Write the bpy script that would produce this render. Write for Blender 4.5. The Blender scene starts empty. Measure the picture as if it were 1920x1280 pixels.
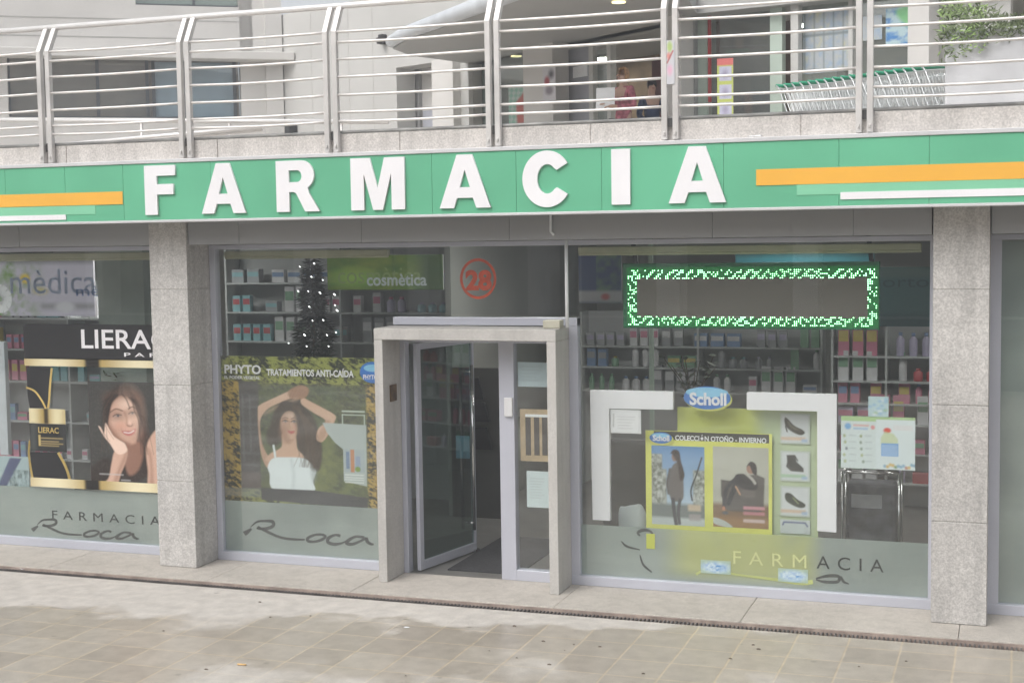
import bpy, bmesh, math, random
import numpy as np
from mathutils import Vector, Matrix
random.seed(7)
R_ = math.radians
sc = bpy.context.scene
# ------------------------------------------------------------------ camera
CAM = Vector((0, -12.2, 3.18)); YAW, PITCH, ROLL, FPX = 19.573, 4.312, -0.878, 2666.3
def cam_axes():
    y, p, r = R_(YAW), R_(PITCH), R_(ROLL)
    f = Vector((-math.sin(y)*math.cos(p), math.cos(y)*math.cos(p), -math.sin(p)))
    ri = Vector((math.cos(y), math.sin(y), 0)); up = ri.cross(f)
    return math.cos(r)*ri+math.sin(r)*up, -math.sin(r)*ri+math.cos(r)*up, f
CR, CU, CF = cam_axes()
cd = bpy.data.cameras.new('camera'); co = bpy.data.objects.new('camera', cd); sc.collection.objects.link(co)
m = Matrix((CR, CU, -CF)).transposed().to_4x4(); m.translation = CAM; co.matrix_world = m
cd.sensor_width = 36; cd.lens = FPX/1920*36; cd.clip_end = 500; sc.camera = co
# ------------------------------------------------------------------ sky, sun, exposure
SUN_EL, SUN_AZ = 48, 205
w = bpy.data.worlds.new('World'); sc.world = w; w.use_nodes = True
nt = w.node_tree; bg = nt.nodes['Background']
sky = nt.nodes.new('ShaderNodeTexSky'); sky.sky_type = 'NISHITA'; sky.sun_disc = False
sky.sun_elevation = R_(SUN_EL); sky.sun_rotation = R_(SUN_AZ); sky.air_density = 1.0; sky.dust_density = 4.0; sky.ozone_density = 1.0
hs = nt.nodes.new('ShaderNodeHueSaturation'); hs.inputs['Saturation'].default_value = 0.22
nt.links.new(sky.outputs[0], hs.inputs['Color']); nt.links.new(hs.outputs[0], bg.inputs[0]); bg.inputs[1].default_value = 0.15
sd = bpy.data.lights.new('sun', 'SUN'); sd.energy = 0.6; sd.angle = R_(45); sd.color = (1, .97, .93)
so = bpy.data.objects.new('sun', sd); sc.collection.objects.link(so)
az = R_(SUN_AZ); sdir = Vector((math.sin(az)*math.cos(R_(SUN_EL)), math.cos(az)*math.cos(R_(SUN_EL)), math.sin(R_(SUN_EL))))
so.rotation_euler = sdir.to_track_quat('Z', 'Y').to_euler()
vs = sc.view_settings; vs.view_transform = 'Standard'; vs.look = 'None'; vs.gamma = 1; vs.use_curve_mapping = False
vs.exposure = 0.56

# ------------------------------------------------------------------ geometry helpers
def ray(px, py): return CF + CR*((px-960)/FPX) + CU*((640-py)/FPX)
def P(px, py, Y):                      # point of the vertical plane y = Y seen at a photo pixel
    d = ray(px, py); return CAM + d*((Y-CAM.y)/d.y)
def Q(px, py, Z):
    d = ray(px, py); return CAM + d*((Z-CAM.z)/d.z)
def proj(X, Y, Z):
    dx, dy, dz = X-CAM.x, Y-CAM.y, Z-CAM.z
    k = dx*CF.x+dy*CF.y+dz*CF.z
    return 960+FPX*(dx*CR.x+dy*CR.y+dz*CR.z)/k, 640-FPX*(dx*CU.x+dy*CU.y+dz*CU.z)/k
class Frame:                           # a vertical plane with its own origin and direction, (u, v, z): along, out of wall, up
    def __init__(s, o, u):
        s.o = Vector((o[0], o[1], 0)); s.u = Vector((u[0], u[1], 0)).normalized(); s.n = Vector((s.u.y, -s.u.x, 0))
    def at(s, u, v, z): return s.o + s.u*u + s.n*v + Vector((0, 0, z))
    def hit(s, px, py, v=0):           # (u, z) of the plane at offset v seen at a pixel
        d = ray(px, py); o = s.o+s.n*v; t = (o-CAM).dot(s.n)/d.dot(s.n); p = CAM+d*t
        return (p-s.o).dot(s.u), p.z
FAC = Frame((0, 0), (1, 0))            # the shop front: n points to the street (-y)

class MB:
    def __init__(s): s.bm = bmesh.new(); s.mi = 0
    def face(s, vs):
        f = s.bm.faces.new([s.bm.verts.new(v) for v in vs]); f.material_index = s.mi; return f
    def hexa(s, p):                    # 8 points: bottom loop, top loop
        v = [s.bm.verts.new(q) for q in p]
        for idx in ((3, 2, 1, 0), (4, 5, 6, 7), (0, 1, 5, 4), (1, 2, 6, 5), (2, 3, 7, 6), (3, 0, 4, 7)):
            f = s.bm.faces.new([v[i] for i in idx]); f.material_index = s.mi
        return s
    def box(s, x0, x1, y0, y1, z0, z1):
        if x0 > x1: x0, x1 = x1, x0
        if y0 > y1: y0, y1 = y1, y0
        if z0 > z1: z0, z1 = z1, z0
        return s.hexa([(x0, y0, z0), (x1, y0, z0), (x1, y1, z0), (x0, y1, z0), (x0, y0, z1), (x1, y0, z1), (x1, y1, z1), (x0, y1, z1)])
    def fbox(s, F, u0, u1, v0, v1, z0, z1):
        if u0 > u1: u0, u1 = u1, u0
        if v0 > v1: v0, v1 = v1, v0
        if z0 > z1: z0, z1 = z1, z0
        return s.hexa([F.at(u0, v1, z0), F.at(u1, v1, z0), F.at(u1, v0, z0), F.at(u0, v0, z0), F.at(u0, v1, z1), F.at(u1, v1, z1), F.at(u1, v0, z1), F.at(u0, v0, z1)])
    def prism(s, pts, d, F=FAC, v=0):  # outline [(u,z)] with thickness d from offset v outwards
        a = [s.bm.verts.new(F.at(u, v+d, z)) for u, z in pts]; b = [s.bm.verts.new(F.at(u, v, z)) for u, z in pts]
        n = len(pts)
        for q in (a, b[::-1]):
            f = s.bm.faces.new(q); f.material_index = s.mi
        for i in range(n):
            f = s.bm.faces.new([a[i], b[i], b[(i+1) % n], a[(i+1) % n]]); f.material_index = s.mi
        return s
    def tube(s, pts, r, n=8, r2=None):
        pts = [Vector(p) for p in pts]; rings = []
        for i, p in enumerate(pts):
            d = (pts[min(i+1, len(pts)-1)]-pts[max(i-1, 0)]).normalized()
            a = d.orthogonal().normalized() if abs(d.z) > .99 else d.cross(Vector((0, 0, 1))).normalized()
            b = d.cross(a).normalized(); rr = r if r2 is None else r+(r2-r)*i/(len(pts)-1)
            rings.append([s.bm.verts.new(p+(a*math.cos(2*math.pi*k/n)+b*math.sin(2*math.pi*k/n))*rr) for k in range(n)])
        for q, t in zip(rings, rings[1:]):
            for k in range(n):
                f = s.bm.faces.new([q[k], q[(k+1) % n], t[(k+1) % n], t[k]]); f.smooth = n > 5; f.material_index = s.mi
        for q in (rings[0], rings[-1]):
            f = s.bm.faces.new(q); f.material_index = s.mi
        return s
    def lathe(s, prof, c, n=20):       # [(r, z)] around c
        rings = [[s.bm.verts.new((c[0]+r*math.cos(2*math.pi*k/n), c[1]+r*math.sin(2*math.pi*k/n), c[2]+z)) for k in range(n)] for r, z in prof]
        for q, t in zip(rings, rings[1:]):
            for k in range(n):
                f = s.bm.faces.new([q[k], q[(k+1) % n], t[(k+1) % n], t[k]]); f.smooth = True; f.material_index = s.mi
        for q in (rings[0], rings[-1]):
            f = s.bm.faces.new(q); f.material_index = s.mi
        return s
    def build(s, name, mat, parent=None, bevel=0, loc=None):
        bm = s.bm; bmesh.ops.recalc_face_normals(bm, faces=bm.faces)
        me = bpy.data.meshes.new(name)
        if parent is not None:
            off = wloc(parent)
        elif loc is not None: off = Vector(loc)
        else:
            vv = [v.co for v in bm.verts]; off = Vector(((min(v.x for v in vv)+max(v.x for v in vv))/2, (min(v.y for v in vv)+max(v.y for v in vv))/2, min(v.z for v in vv)))
        for v in bm.verts: v.co -= off
        bm.to_mesh(me); bm.free()
        for mm in (mat if isinstance(mat, (list, tuple)) else [mat]): me.materials.append(mm)
        o = bpy.data.objects.new(name, me); sc.collection.objects.link(o)
        if parent is not None: o.parent = parent
        else: o.location = off
        if bevel:
            b = o.modifiers.new('bevel', 'BEVEL'); b.width = bevel; b.segments = 2; b.limit_method = 'ANGLE'
        return o
def wloc(o):
    l = Vector(o.location)
    while o.parent is not None: o = o.parent; l += Vector(o.location)
    return l
def tag(o, label=None, cat=None, group=None, kind=None):
    if label: o['label'] = label
    if cat: o['category'] = cat
    if group: o['group'] = group
    if kind: o['kind'] = kind
    return o
def thing(name, label, cat, loc, group=None):
    o = bpy.data.objects.new(name, None); sc.collection.objects.link(o); o.location = loc; o.empty_display_size = .1
    return tag(o, label, cat, group)
def kids(o): return [c for c in sc.collection.objects if c.parent == o]
def copy_tree(o, parent=None, top=True):
    c = o.copy(); sc.collection.objects.link(c)
    if not top: c.parent = parent
    for ch in kids(o): copy_tree(ch, c, False)
    return c
def curve_mesh(cu):
    o = bpy.data.objects.new('tmp', cu); sc.collection.objects.link(o)
    dg = bpy.context.evaluated_depsgraph_get(); me = bpy.data.meshes.new_from_object(o.evaluated_get(dg))
    bpy.data.objects.remove(o); return me
def add_mesh(name, me, mat, parent=None, M=None):
    if M: me.transform(M)
    me.materials.clear(); me.materials.append(mat); me.name = name
    if parent is not None: off = wloc(parent)
    else:
        c = [v.co for v in me.vertices]; off = Vector(((min(v.x for v in c)+max(v.x for v in c))/2, (min(v.y for v in c)+max(v.y for v in c))/2, min(v.z for v in c)))
    me.transform(Matrix.Translation(-off))
    o = bpy.data.objects.new(name, me); sc.collection.objects.link(o)
    if parent is not None: o.parent = parent
    else: o.location = off
    return o
def text(s, u0, z0, u1, z1, v, mat, parent=None, F=FAC, bold=0, depth=.001, name='lettering', shear=0, spacing=1, slope=0):
    cu = bpy.data.curves.new('t', 'FONT'); cu.body = s; cu.size = 1; cu.offset = bold; cu.extrude = .0001; cu.shear = shear; cu.space_character = spacing
    cu.resolution_u = 4
    me = curve_mesh(cu); c = [q.co for q in me.vertices]
    x0, x1, y0, y1 = min(q.x for q in c), max(q.x for q in c), min(q.y for q in c), max(q.y for q in c)
    for q in me.vertices:
        a = (q.co.x-x0)/(x1-x0); b = (q.co.y-y0)/(y1-y0)
        q.co = F.at(u0+a*(u1-u0), v+(depth if q.co.z > 0 else 0), z0+b*(z1-z0)+slope*a)
    return add_mesh(name, me, mat, parent)
def ptext(s, px0, py0, px1, py1, v, mat, parent=None, F=FAC, **k):   # baseline-left pixel and cap-top / right pixel
    u0, z0 = F.hit(px0, py0, v); _, z1 = F.hit(px0, py1, v); u1 = F.hit(px1, (py0+py1)/2, v)[0]
    return text(s, u0, z0, u1, z1, v, mat, parent, F, **k)
def flat(loops, depth, v, mat, name, parent=None, F=FAC):           # filled outline with holes, loops of (u, z)
    cu = bpy.data.curves.new('f', 'CURVE'); cu.dimensions = '2D'; cu.fill_mode = 'BOTH'; cu.extrude = .5
    for L in loops:
        sp = cu.splines.new('POLY'); sp.points.add(len(L)-1); sp.use_cyclic_u = True
        for p, q in zip(sp.points, L): p.co = (q[0], q[1], 0, 1)
    me = curve_mesh(cu)
    for q in me.vertices: q.co = F.at(q.co.x, v+(depth if q.co.z > 0 else 0), q.co.y)
    return add_mesh(name, me, mat, parent)
def smooth(pts, n=6, closed=True):
    out = []; N = len(pts); rng = range(N) if closed else range(N-1)
    for i in rng:
        g = (lambda k: pts[k % N]) if closed else (lambda k: pts[min(max(k, 0), N-1)])
        a, b, c, d = g(i-1), g(i), g(i+1), g(i+2)
        for k in range(n):
            t = k/n
            out.append(tuple(.5*(2*b[j]+(c[j]-a[j])*t+(2*a[j]-5*b[j]+4*c[j]-d[j])*t*t+(3*b[j]-a[j]-3*c[j]+d[j])*t**3) for j in range(len(b))))
    if not closed: out.append(tuple(pts[-1]))
    return out

# ------------------------------------------------------------------ materials
MATS = {}
def nmat(name, col, rough=.6, metal=0, spec=.5, noise=None, bump=None, coat=0, coord='Object'):
    """noise=(scale, amount, detail) value variation ; bump=(scale, strength)"""
    if name in MATS: return MATS[name]
    m = bpy.data.materials.new(name); m.use_nodes = True; t = m.node_tree; b = t.nodes['Principled BSDF']
    b.inputs['Base Color'].default_value = (*col, 1); b.inputs['Roughness'].default_value = rough; b.inputs['Metallic'].default_value = metal
    b.inputs['Specular IOR Level'].default_value = spec; b.inputs['Coat Weight'].default_value = coat
    if noise is None: noise = (3, .1, 3)
    tc = t.nodes.new('ShaderNodeTexCoord')
    if noise:
        nz = t.nodes.new('ShaderNodeTexNoise'); nz.inputs['Scale'].default_value = noise[0]; nz.inputs['Detail'].default_value = noise[2]
        t.links.new(tc.outputs[coord], nz.inputs['Vector'])
        mr = t.nodes.new('ShaderNodeMapRange'); mr.inputs[1].default_value = .3; mr.inputs[2].default_value = .7; mr.inputs[3].default_value = 1-noise[1]; mr.inputs[4].default_value = 1+noise[1]
        t.links.new(nz.outputs[0], mr.inputs[0])
        mx = t.nodes.new('ShaderNodeVectorMath'); mx.operation = 'SCALE'; mx.inputs[0].default_value = col; t.links.new(mr.outputs[0], mx.inputs['Scale'])
        t.links.new(mx.outputs[0], b.inputs['Base Color'])
    if bump:
        n2 = t.nodes.new('ShaderNodeTexNoise'); n2.inputs['Scale'].default_value = bump[0]; n2.inputs['Detail'].default_value = 4
        t.links.new(tc.outputs[coord], n2.inputs['Vector']); bp = t.nodes.new('ShaderNodeBump'); bp.inputs['Strength'].default_value = bump[1]; bp.inputs['Distance'].default_value = .01
        t.links.new(n2.outputs[0], bp.inputs['Height']); t.links.new(bp.outputs[0], b.inputs['Normal'])
    MATS[name] = m; return m
def emat(name, col, s):
    m = bpy.data.materials.new(name); m.use_nodes = True; b = m.node_tree.nodes['Principled BSDF']
    b.inputs['Base Color'].default_value = (*[c*.5 for c in col], 1); b.inputs['Emission Color'].default_value = (*col, 1); b.inputs['Emission Strength'].default_value = s
    return m
def glass_mat(name, tint=(.93, .96, .95), base=.06, dirt=0.0):
    m = bpy.data.materials.new(name); m.use_nodes = True; t = m.node_tree; t.nodes.clear()
    out = t.nodes.new('ShaderNodeOutputMaterial'); tr = t.nodes.new('ShaderNodeBsdfTransparent'); tr.inputs[0].default_value = (*tint, 1)
    gl = t.nodes.new('ShaderNodeBsdfGlossy'); gl.inputs['Roughness'].default_value = .01
    lw = t.nodes.new('ShaderNodeLayerWeight'); lw.inputs[0].default_value = .5
    pw = t.nodes.new('ShaderNodeMath'); pw.operation = 'POWER'; pw.inputs[1].default_value = 5; t.links.new(lw.outputs['Facing'], pw.inputs[0])
    mr = t.nodes.new('ShaderNodeMapRange'); mr.inputs[3].default_value = base; mr.inputs[4].default_value = 1; t.links.new(pw.outputs[0], mr.inputs[0])
    mx = t.nodes.new('ShaderNodeMixShader'); t.links.new(mr.outputs[0], mx.inputs[0]); t.links.new(tr.outputs[0], mx.inputs[1]); t.links.new(gl.outputs[0], mx.inputs[2])
    last = mx
    # slight unevenness of the float glass, and a thin film of dust
    tc = t.nodes.new('ShaderNodeTexCoord'); nz = t.nodes.new('ShaderNodeTexNoise'); nz.inputs['Scale'].default_value = 1.6; t.links.new(tc.outputs['Object'], nz.inputs['Vector'])
    bp = t.nodes.new('ShaderNodeBump'); bp.inputs['Strength'].default_value = .004; bp.inputs['Distance'].default_value = .05; t.links.new(nz.outputs[0], bp.inputs['Height']); t.links.new(bp.outputs[0], gl.inputs['Normal'])
    if dirt:
        df = t.nodes.new('ShaderNodeBsdfDiffuse'); df.inputs[0].default_value = (.55, .56, .56, 1)
        m2 = t.nodes.new('ShaderNodeMixShader'); m2.inputs[0].default_value = dirt; t.links.new(mx.outputs[0], m2.inputs[1]); t.links.new(df.outputs[0], m2.inputs[2]); last = m2
    t.links.new(last.outputs[0], out.inputs[0]); return m
def granite_mat(name, col, fine=90, amt=.35, stain=.1, bump=.25):
    m = bpy.data.materials.new(name); m.use_nodes = True; t = m.node_tree; b = t.nodes['Principled BSDF']; b.inputs['Roughness'].default_value = .75
    tc = t.nodes.new('ShaderNodeTexCoord')
    def noise(s, d=2):
        n = t.nodes.new('ShaderNodeTexNoise'); n.inputs['Scale'].default_value = s; n.inputs['Detail'].default_value = d; t.links.new(tc.outputs['Object'], n.inputs['Vector']); return n
    def rng(n, a, bb, lo=.35, hi=.65):
        r = t.nodes.new('ShaderNodeMapRange'); r.inputs[1].default_value = lo; r.inputs[2].default_value = hi; r.inputs[3].default_value = a; r.inputs[4].default_value = bb; t.links.new(n.outputs[0], r.inputs[0]); return r
    r1 = rng(noise(fine, 3), 1-amt, 1+amt); r2 = rng(noise(2.2, 4), 1-stain, 1+stain); r3 = rng(noise(fine*.35, 2), 1-amt*.4, 1+amt*.4)
    a = t.nodes.new('ShaderNodeMath'); a.operation = 'MULTIPLY'; t.links.new(r1.outputs[0], a.inputs[0]); t.links.new(r2.outputs[0], a.inputs[1])
    c = t.nodes.new('ShaderNodeMath'); c.operation = 'MULTIPLY'; t.links.new(a.outputs[0], c.inputs[0]); t.links.new(r3.outputs[0], c.inputs[1])
    # faint vertical water streaks
    mp = t.nodes.new('ShaderNodeMapping'); mp.inputs['Scale'].default_value = (9, 9, .7); t.links.new(tc.outputs['Object'], mp.inputs['Vector'])
    ns = t.nodes.new('ShaderNodeTexNoise'); ns.inputs['Scale'].default_value = 1; ns.inputs['Detail'].default_value = 5; t.links.new(mp.outputs[0], ns.inputs['Vector'])
    r4 = rng(ns, 1-stain*1.3, 1+stain*.4, .36, .56); e = t.nodes.new('ShaderNodeMath'); e.operation = 'MULTIPLY'; t.links.new(c.outputs[0], e.inputs[0]); t.links.new(r4.outputs[0], e.inputs[1])
    mx = t.nodes.new('ShaderNodeVectorMath'); mx.operation = 'SCALE'; mx.inputs[0].default_value = col; t.links.new(e.outputs[0], mx.inputs['Scale']); t.links.new(mx.outputs[0], b.inputs['Base Color'])
    bp = t.nodes.new('ShaderNodeBump'); bp.inputs['Strength'].default_value = bump; bp.inputs['Distance'].default_value = .004; t.links.new(r1.outputs[0], bp.inputs['Height']); t.links.new(bp.outputs[0], b.inputs['Normal'])
    return m
def print_mat(name, rough=.4):
    m = bpy.data.materials.new(name); m.use_nodes = True; t = m.node_tree; b = t.nodes['Principled BSDF']; b.inputs['Roughness'].default_value = rough
    a = t.nodes.new('ShaderNodeVertexColor'); a.layer_name = 'print'; t.links.new(a.outputs[0], b.inputs['Base Color']); return m
def s2l(c): return tuple((x/12.92 if x <= .04045 else ((x+.055)/1.055)**2.4) for x in [v/255 for v in c])
GRAN = granite_mat('flamed_granite', (.50, .485, .465), 70, .17, .09)
GRAN2 = granite_mat('portal_granite', (.49, .475, .45), 130, .12, .06, .15)
GRAN3 = granite_mat('step_granite', (.47, .435, .39), 110, .14, .06, .12)
GRANP = granite_mat('parapet_granite', (.58, .55, .52), 60, .16, .08)
ALU = nmat('aluminium_frame', (.54, .555, .625), .38, .25, noise=(1.5, .04, 2))
ALUD = nmat('beam_cladding', (.34, .345, .35), .5, .1, noise=(.8, .07, 3))
TRIM = nmat('sign_trim', (.66, .66, .67), .4, .2, noise=(2, .06, 3))
STEEL = nmat('brushed_steel', (.66, .64, .62), .42, .4, noise=(4, .12, 3))
RAILW = nmat('handrail_steel', (.86, .84, .82), .32, .3, noise=(3, .06, 2))
GREEN = nmat('sign_green', (.135, .465, .28), .36, noise=(.9, .10, 3))
LGREEN = nmat('sign_light_green', (.24, .60, .385), .33, noise=(1, .06, 2))
ORANGE = nmat('sign_orange', (.86, .46, .07), .35, noise=(1, .05, 2))
WHITE = nmat('white_acrylic', (.86, .85, .87), .4, noise=(2, .03, 2))
PAPER = nmat('white_paper', (.86, .88, .90), .7, noise=(2, .04, 2))
BLACK = nmat('black_vinyl', (.022, .022, .024), .4, noise=(2, .1, 2))
DARK = nmat('dark_rubber', (.045, .047, .05), .7, noise=(20, .3, 3))
GOLD = nmat('gold_foil', (.72, .55, .20), .3, .6, noise=(1.5, .45, 1))
RED = nmat('red_vinyl', (.75, .10, .03), .5, noise=(10, .2, 2))
CHROME = nmat('chrome', (.7, .7, .7), .15, 1, noise=(2, .03, 1))
GLASS = glass_mat('shop_glass', (.97, .985, .98), base=.08, dirt=.01)
DGLASS = glass_mat('door_glass', (.62, .70, .68), .12, .02)
IN_WALL = nmat('interior_wall', (.42, .43, .40), .8, noise=(1, .08, 2))
IN_CEIL = nmat('interior_ceiling', (.50, .50, .48), .8, noise=(1, .08, 2))
CREAMR = nmat('cream_blind', (.50, .49, .34), .7, noise=(6, .08, 2))
PALEG = nmat('pale_green_post', (.46, .55, .48), .6, noise=(2, .06, 2))
BLUE = nmat('blue_print', (.06, .22, .62), .4, noise=(6, .15, 2))
LBLUE = nmat('light_blue_print', (.30, .62, .85), .4, noise=(6, .12, 2))
LAV = nmat('lettering_light_blue', (.25, .42, .78), .5, noise=(6, .1, 2))
YEL = nmat('yellow_card', (.76, .77, .18), .5, noise=(3, .08, 2))
GREYT = nmat('film_cut_letters', (.055, .06, .06), .35, noise=(6, .25, 2))
WOOD = nmat('pale_wood', (.50, .38, .24), .6, noise=(14, .15, 3))
LEAF = nmat('leaf_green', (.10, .16, .05), .7, noise=(4, .4, 3))

def film_mat(name='frosted_film', yellow=False):
    m = bpy.data.materials.new(name); m.use_nodes = True; t = m.node_tree; t.nodes.clear(); L = t.links.new
    out = t.nodes.new('ShaderNodeOutputMaterial'); pb = t.nodes.new('ShaderNodeBsdfPrincipled'); pb.inputs['Roughness'].default_value = .45
    tc = t.nodes.new('ShaderNodeTexCoord'); nz = t.nodes.new('ShaderNodeTexNoise'); nz.inputs['Scale'].default_value = 1.7; nz.inputs['Detail'].default_value = 2; L(tc.outputs['Object'], nz.inputs['Vector'])
    rp = t.nodes.new('ShaderNodeMix'); rp.data_type = 'RGBA'; rp.inputs[6].default_value = (.36, .41, .39, 1); rp.inputs[7].default_value = (.47, .52, .49, 1)
    mr = t.nodes.new('ShaderNodeMapRange'); mr.inputs[1].default_value = .35; mr.inputs[2].default_value = .65; L(nz.outputs[0], mr.inputs[0]); L(mr.outputs[0], rp.inputs[0]); last = rp
    if yellow:                          # soft yellow glow of the card behind, painted into the film colour
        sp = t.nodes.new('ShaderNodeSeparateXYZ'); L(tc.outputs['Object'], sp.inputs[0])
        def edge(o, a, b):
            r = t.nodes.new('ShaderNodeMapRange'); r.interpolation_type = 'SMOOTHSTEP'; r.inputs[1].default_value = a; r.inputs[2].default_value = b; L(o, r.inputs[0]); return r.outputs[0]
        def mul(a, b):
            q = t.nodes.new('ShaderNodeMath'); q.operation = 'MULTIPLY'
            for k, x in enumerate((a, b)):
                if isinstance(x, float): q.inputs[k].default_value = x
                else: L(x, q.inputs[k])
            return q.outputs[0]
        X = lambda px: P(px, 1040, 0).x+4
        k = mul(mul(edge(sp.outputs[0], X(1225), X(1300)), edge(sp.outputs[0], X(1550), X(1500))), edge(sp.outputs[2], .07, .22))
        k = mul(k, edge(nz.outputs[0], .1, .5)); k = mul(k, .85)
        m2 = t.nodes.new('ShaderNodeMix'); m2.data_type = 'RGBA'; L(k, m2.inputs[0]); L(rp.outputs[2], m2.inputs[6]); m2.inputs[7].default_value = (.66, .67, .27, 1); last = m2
    L(last.outputs[2], pb.inputs['Base Color'])
    tl = t.nodes.new('ShaderNodeBsdfTransparent'); tl.inputs[0].default_value = (.85, .92, .86, 1)
    mx = t.nodes.new('ShaderNodeMixShader'); mx.inputs[0].default_value = .30; L(pb.outputs[0], mx.inputs[1]); L(tl.outputs[0], mx.inputs[2]); L(mx.outputs[0], out.inputs[0]); return m
FILMY = film_mat('frosted_film_with_yellow_glow', True)
FILM = film_mat()

def paving_mat():
    m = bpy.data.materials.new('wet_stone_paving'); m.use_nodes = True; t = m.node_tree; b = t.nodes['Principled BSDF']; L = t.links.new
    tc = t.nodes.new('ShaderNodeTexCoord')
    br = t.nodes.new('ShaderNodeTexBrick'); br.offset = 0; br.squash = 1; br.inputs['Scale'].default_value = 1
    br.inputs['Brick Width'].default_value = .40; br.inputs['Row Height'].default_value = .40; br.inputs['Mortar Size'].default_value = .014; br.inputs['Mortar Smooth'].default_value = .9
    br.inputs['Color1'].default_value = (.365, .325, .272, 1); br.inputs['Color2'].default_value = (.440, .398, .338, 1); br.inputs['Mortar'].default_value = (.52, .44, .325, 1); br.inputs['Bias'].default_value = 0
    # the joints wander a little
    nzv = t.nodes.new('ShaderNodeTexNoise'); nzv.inputs['Scale'].default_value = 3; L(tc.outputs['Object'], nzv.inputs['Vector'])
    vm = t.nodes.new('ShaderNodeVectorMath'); vm.operation = 'SCALE'; vm.inputs['Scale'].default_value = .012; L(nzv.outputs['Color'], vm.inputs[0])
    va = t.nodes.new('ShaderNodeVectorMath'); va.operation = 'ADD'; L(tc.outputs['Object'], va.inputs[0]); L(vm.outputs[0], va.inputs[1]); L(va.outputs[0], br.inputs['Vector'])
    def nz(s, d=4, loc=None):
        n = t.nodes.new('ShaderNodeTexNoise'); n.inputs['Scale'].default_value = s; n.inputs['Detail'].default_value = d; L(tc.outputs['Object'], n.inputs['Vector']); return n
    def rng(src, lo, hi, a, bb):
        r = t.nodes.new('ShaderNodeMapRange'); r.inputs[1].default_value = lo; r.inputs[2].default_value = hi; r.inputs[3].default_value = a; r.inputs[4].default_value = bb; L(src, r.inputs[0]); return r.outputs[0]
    def math_(op, a, bb):
        n = t.nodes.new('ShaderNodeMath'); n.operation = op
        for i, x in enumerate((a, bb)):
            if isinstance(x, (int, float)): n.inputs[i].default_value = x
            else: L(x, n.inputs[i])
        return n.outputs[0]
    # dry pale dust over the joints: strong near the step, fading out in wandering patches further out
    sx = t.nodes.new('ShaderNodeSeparateXYZ'); L(tc.outputs['Object'], sx.inputs[0])
    edge = math_('ADD', sx.outputs[1], math_('MULTIPLY', math_('ADD', nz(1.1, 4).outputs[0], -.5), 1.7))   # y plus wander
    slant = math_('ADD', edge, math_('MULTIPLY', sx.outputs[0], -.17))
    dry = rng(slant, -.74, -.60, 0, 1)
    patch = rng(nz(.75, 6).outputs[0], .55, .62, 0, .8)
    dry = math_('MINIMUM', math_('ADD', dry, patch), 1)
    sand = t.nodes.new('ShaderNodeMix'); sand.data_type = 'RGBA'; L(math_('MULTIPLY', dry, .86), sand.inputs[0]); L(br.outputs[0], sand.inputs[6]); sand.inputs[7].default_value = (.56, .53, .49, 1)
    var = math_('MULTIPLY', rng(nz(7, 5).outputs[0], .3, .7, .88, 1.12), rng(nz(60, 2).outputs[0], .3, .7, .93, 1.07))
    sc_ = t.nodes.new('ShaderNodeVectorMath'); sc_.operation = 'SCALE'; L(sand.outputs[2], sc_.inputs[0]); L(var, sc_.inputs['Scale'])
    vo = t.nodes.new('ShaderNodeTexVoronoi'); vo.inputs['Scale'].default_value = 2.6; L(tc.outputs['Object'], vo.inputs['Vector'])
    gum = t.nodes.new('ShaderNodeVectorMath'); gum.operation = 'SCALE'; L(sc_.outputs[0], gum.inputs[0]); L(rng(vo.outputs['Distance'], .05, .075, .72, 1), gum.inputs['Scale']); sc_ = gum
    L(sc_.outputs[0], b.inputs['Base Color'])
    L(rng(dry, 0, 1, .30, .85), b.inputs['Roughness']); b.inputs['Specular IOR Level'].default_value = .4
    bp = t.nodes.new('ShaderNodeBump'); bp.inputs['Strength'].default_value = .3; bp.inputs['Distance'].default_value = .004; L(br.outputs['Fac'], bp.inputs['Height']); bp.invert = True; L(bp.outputs[0], b.inputs['Normal'])
    return m

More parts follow.
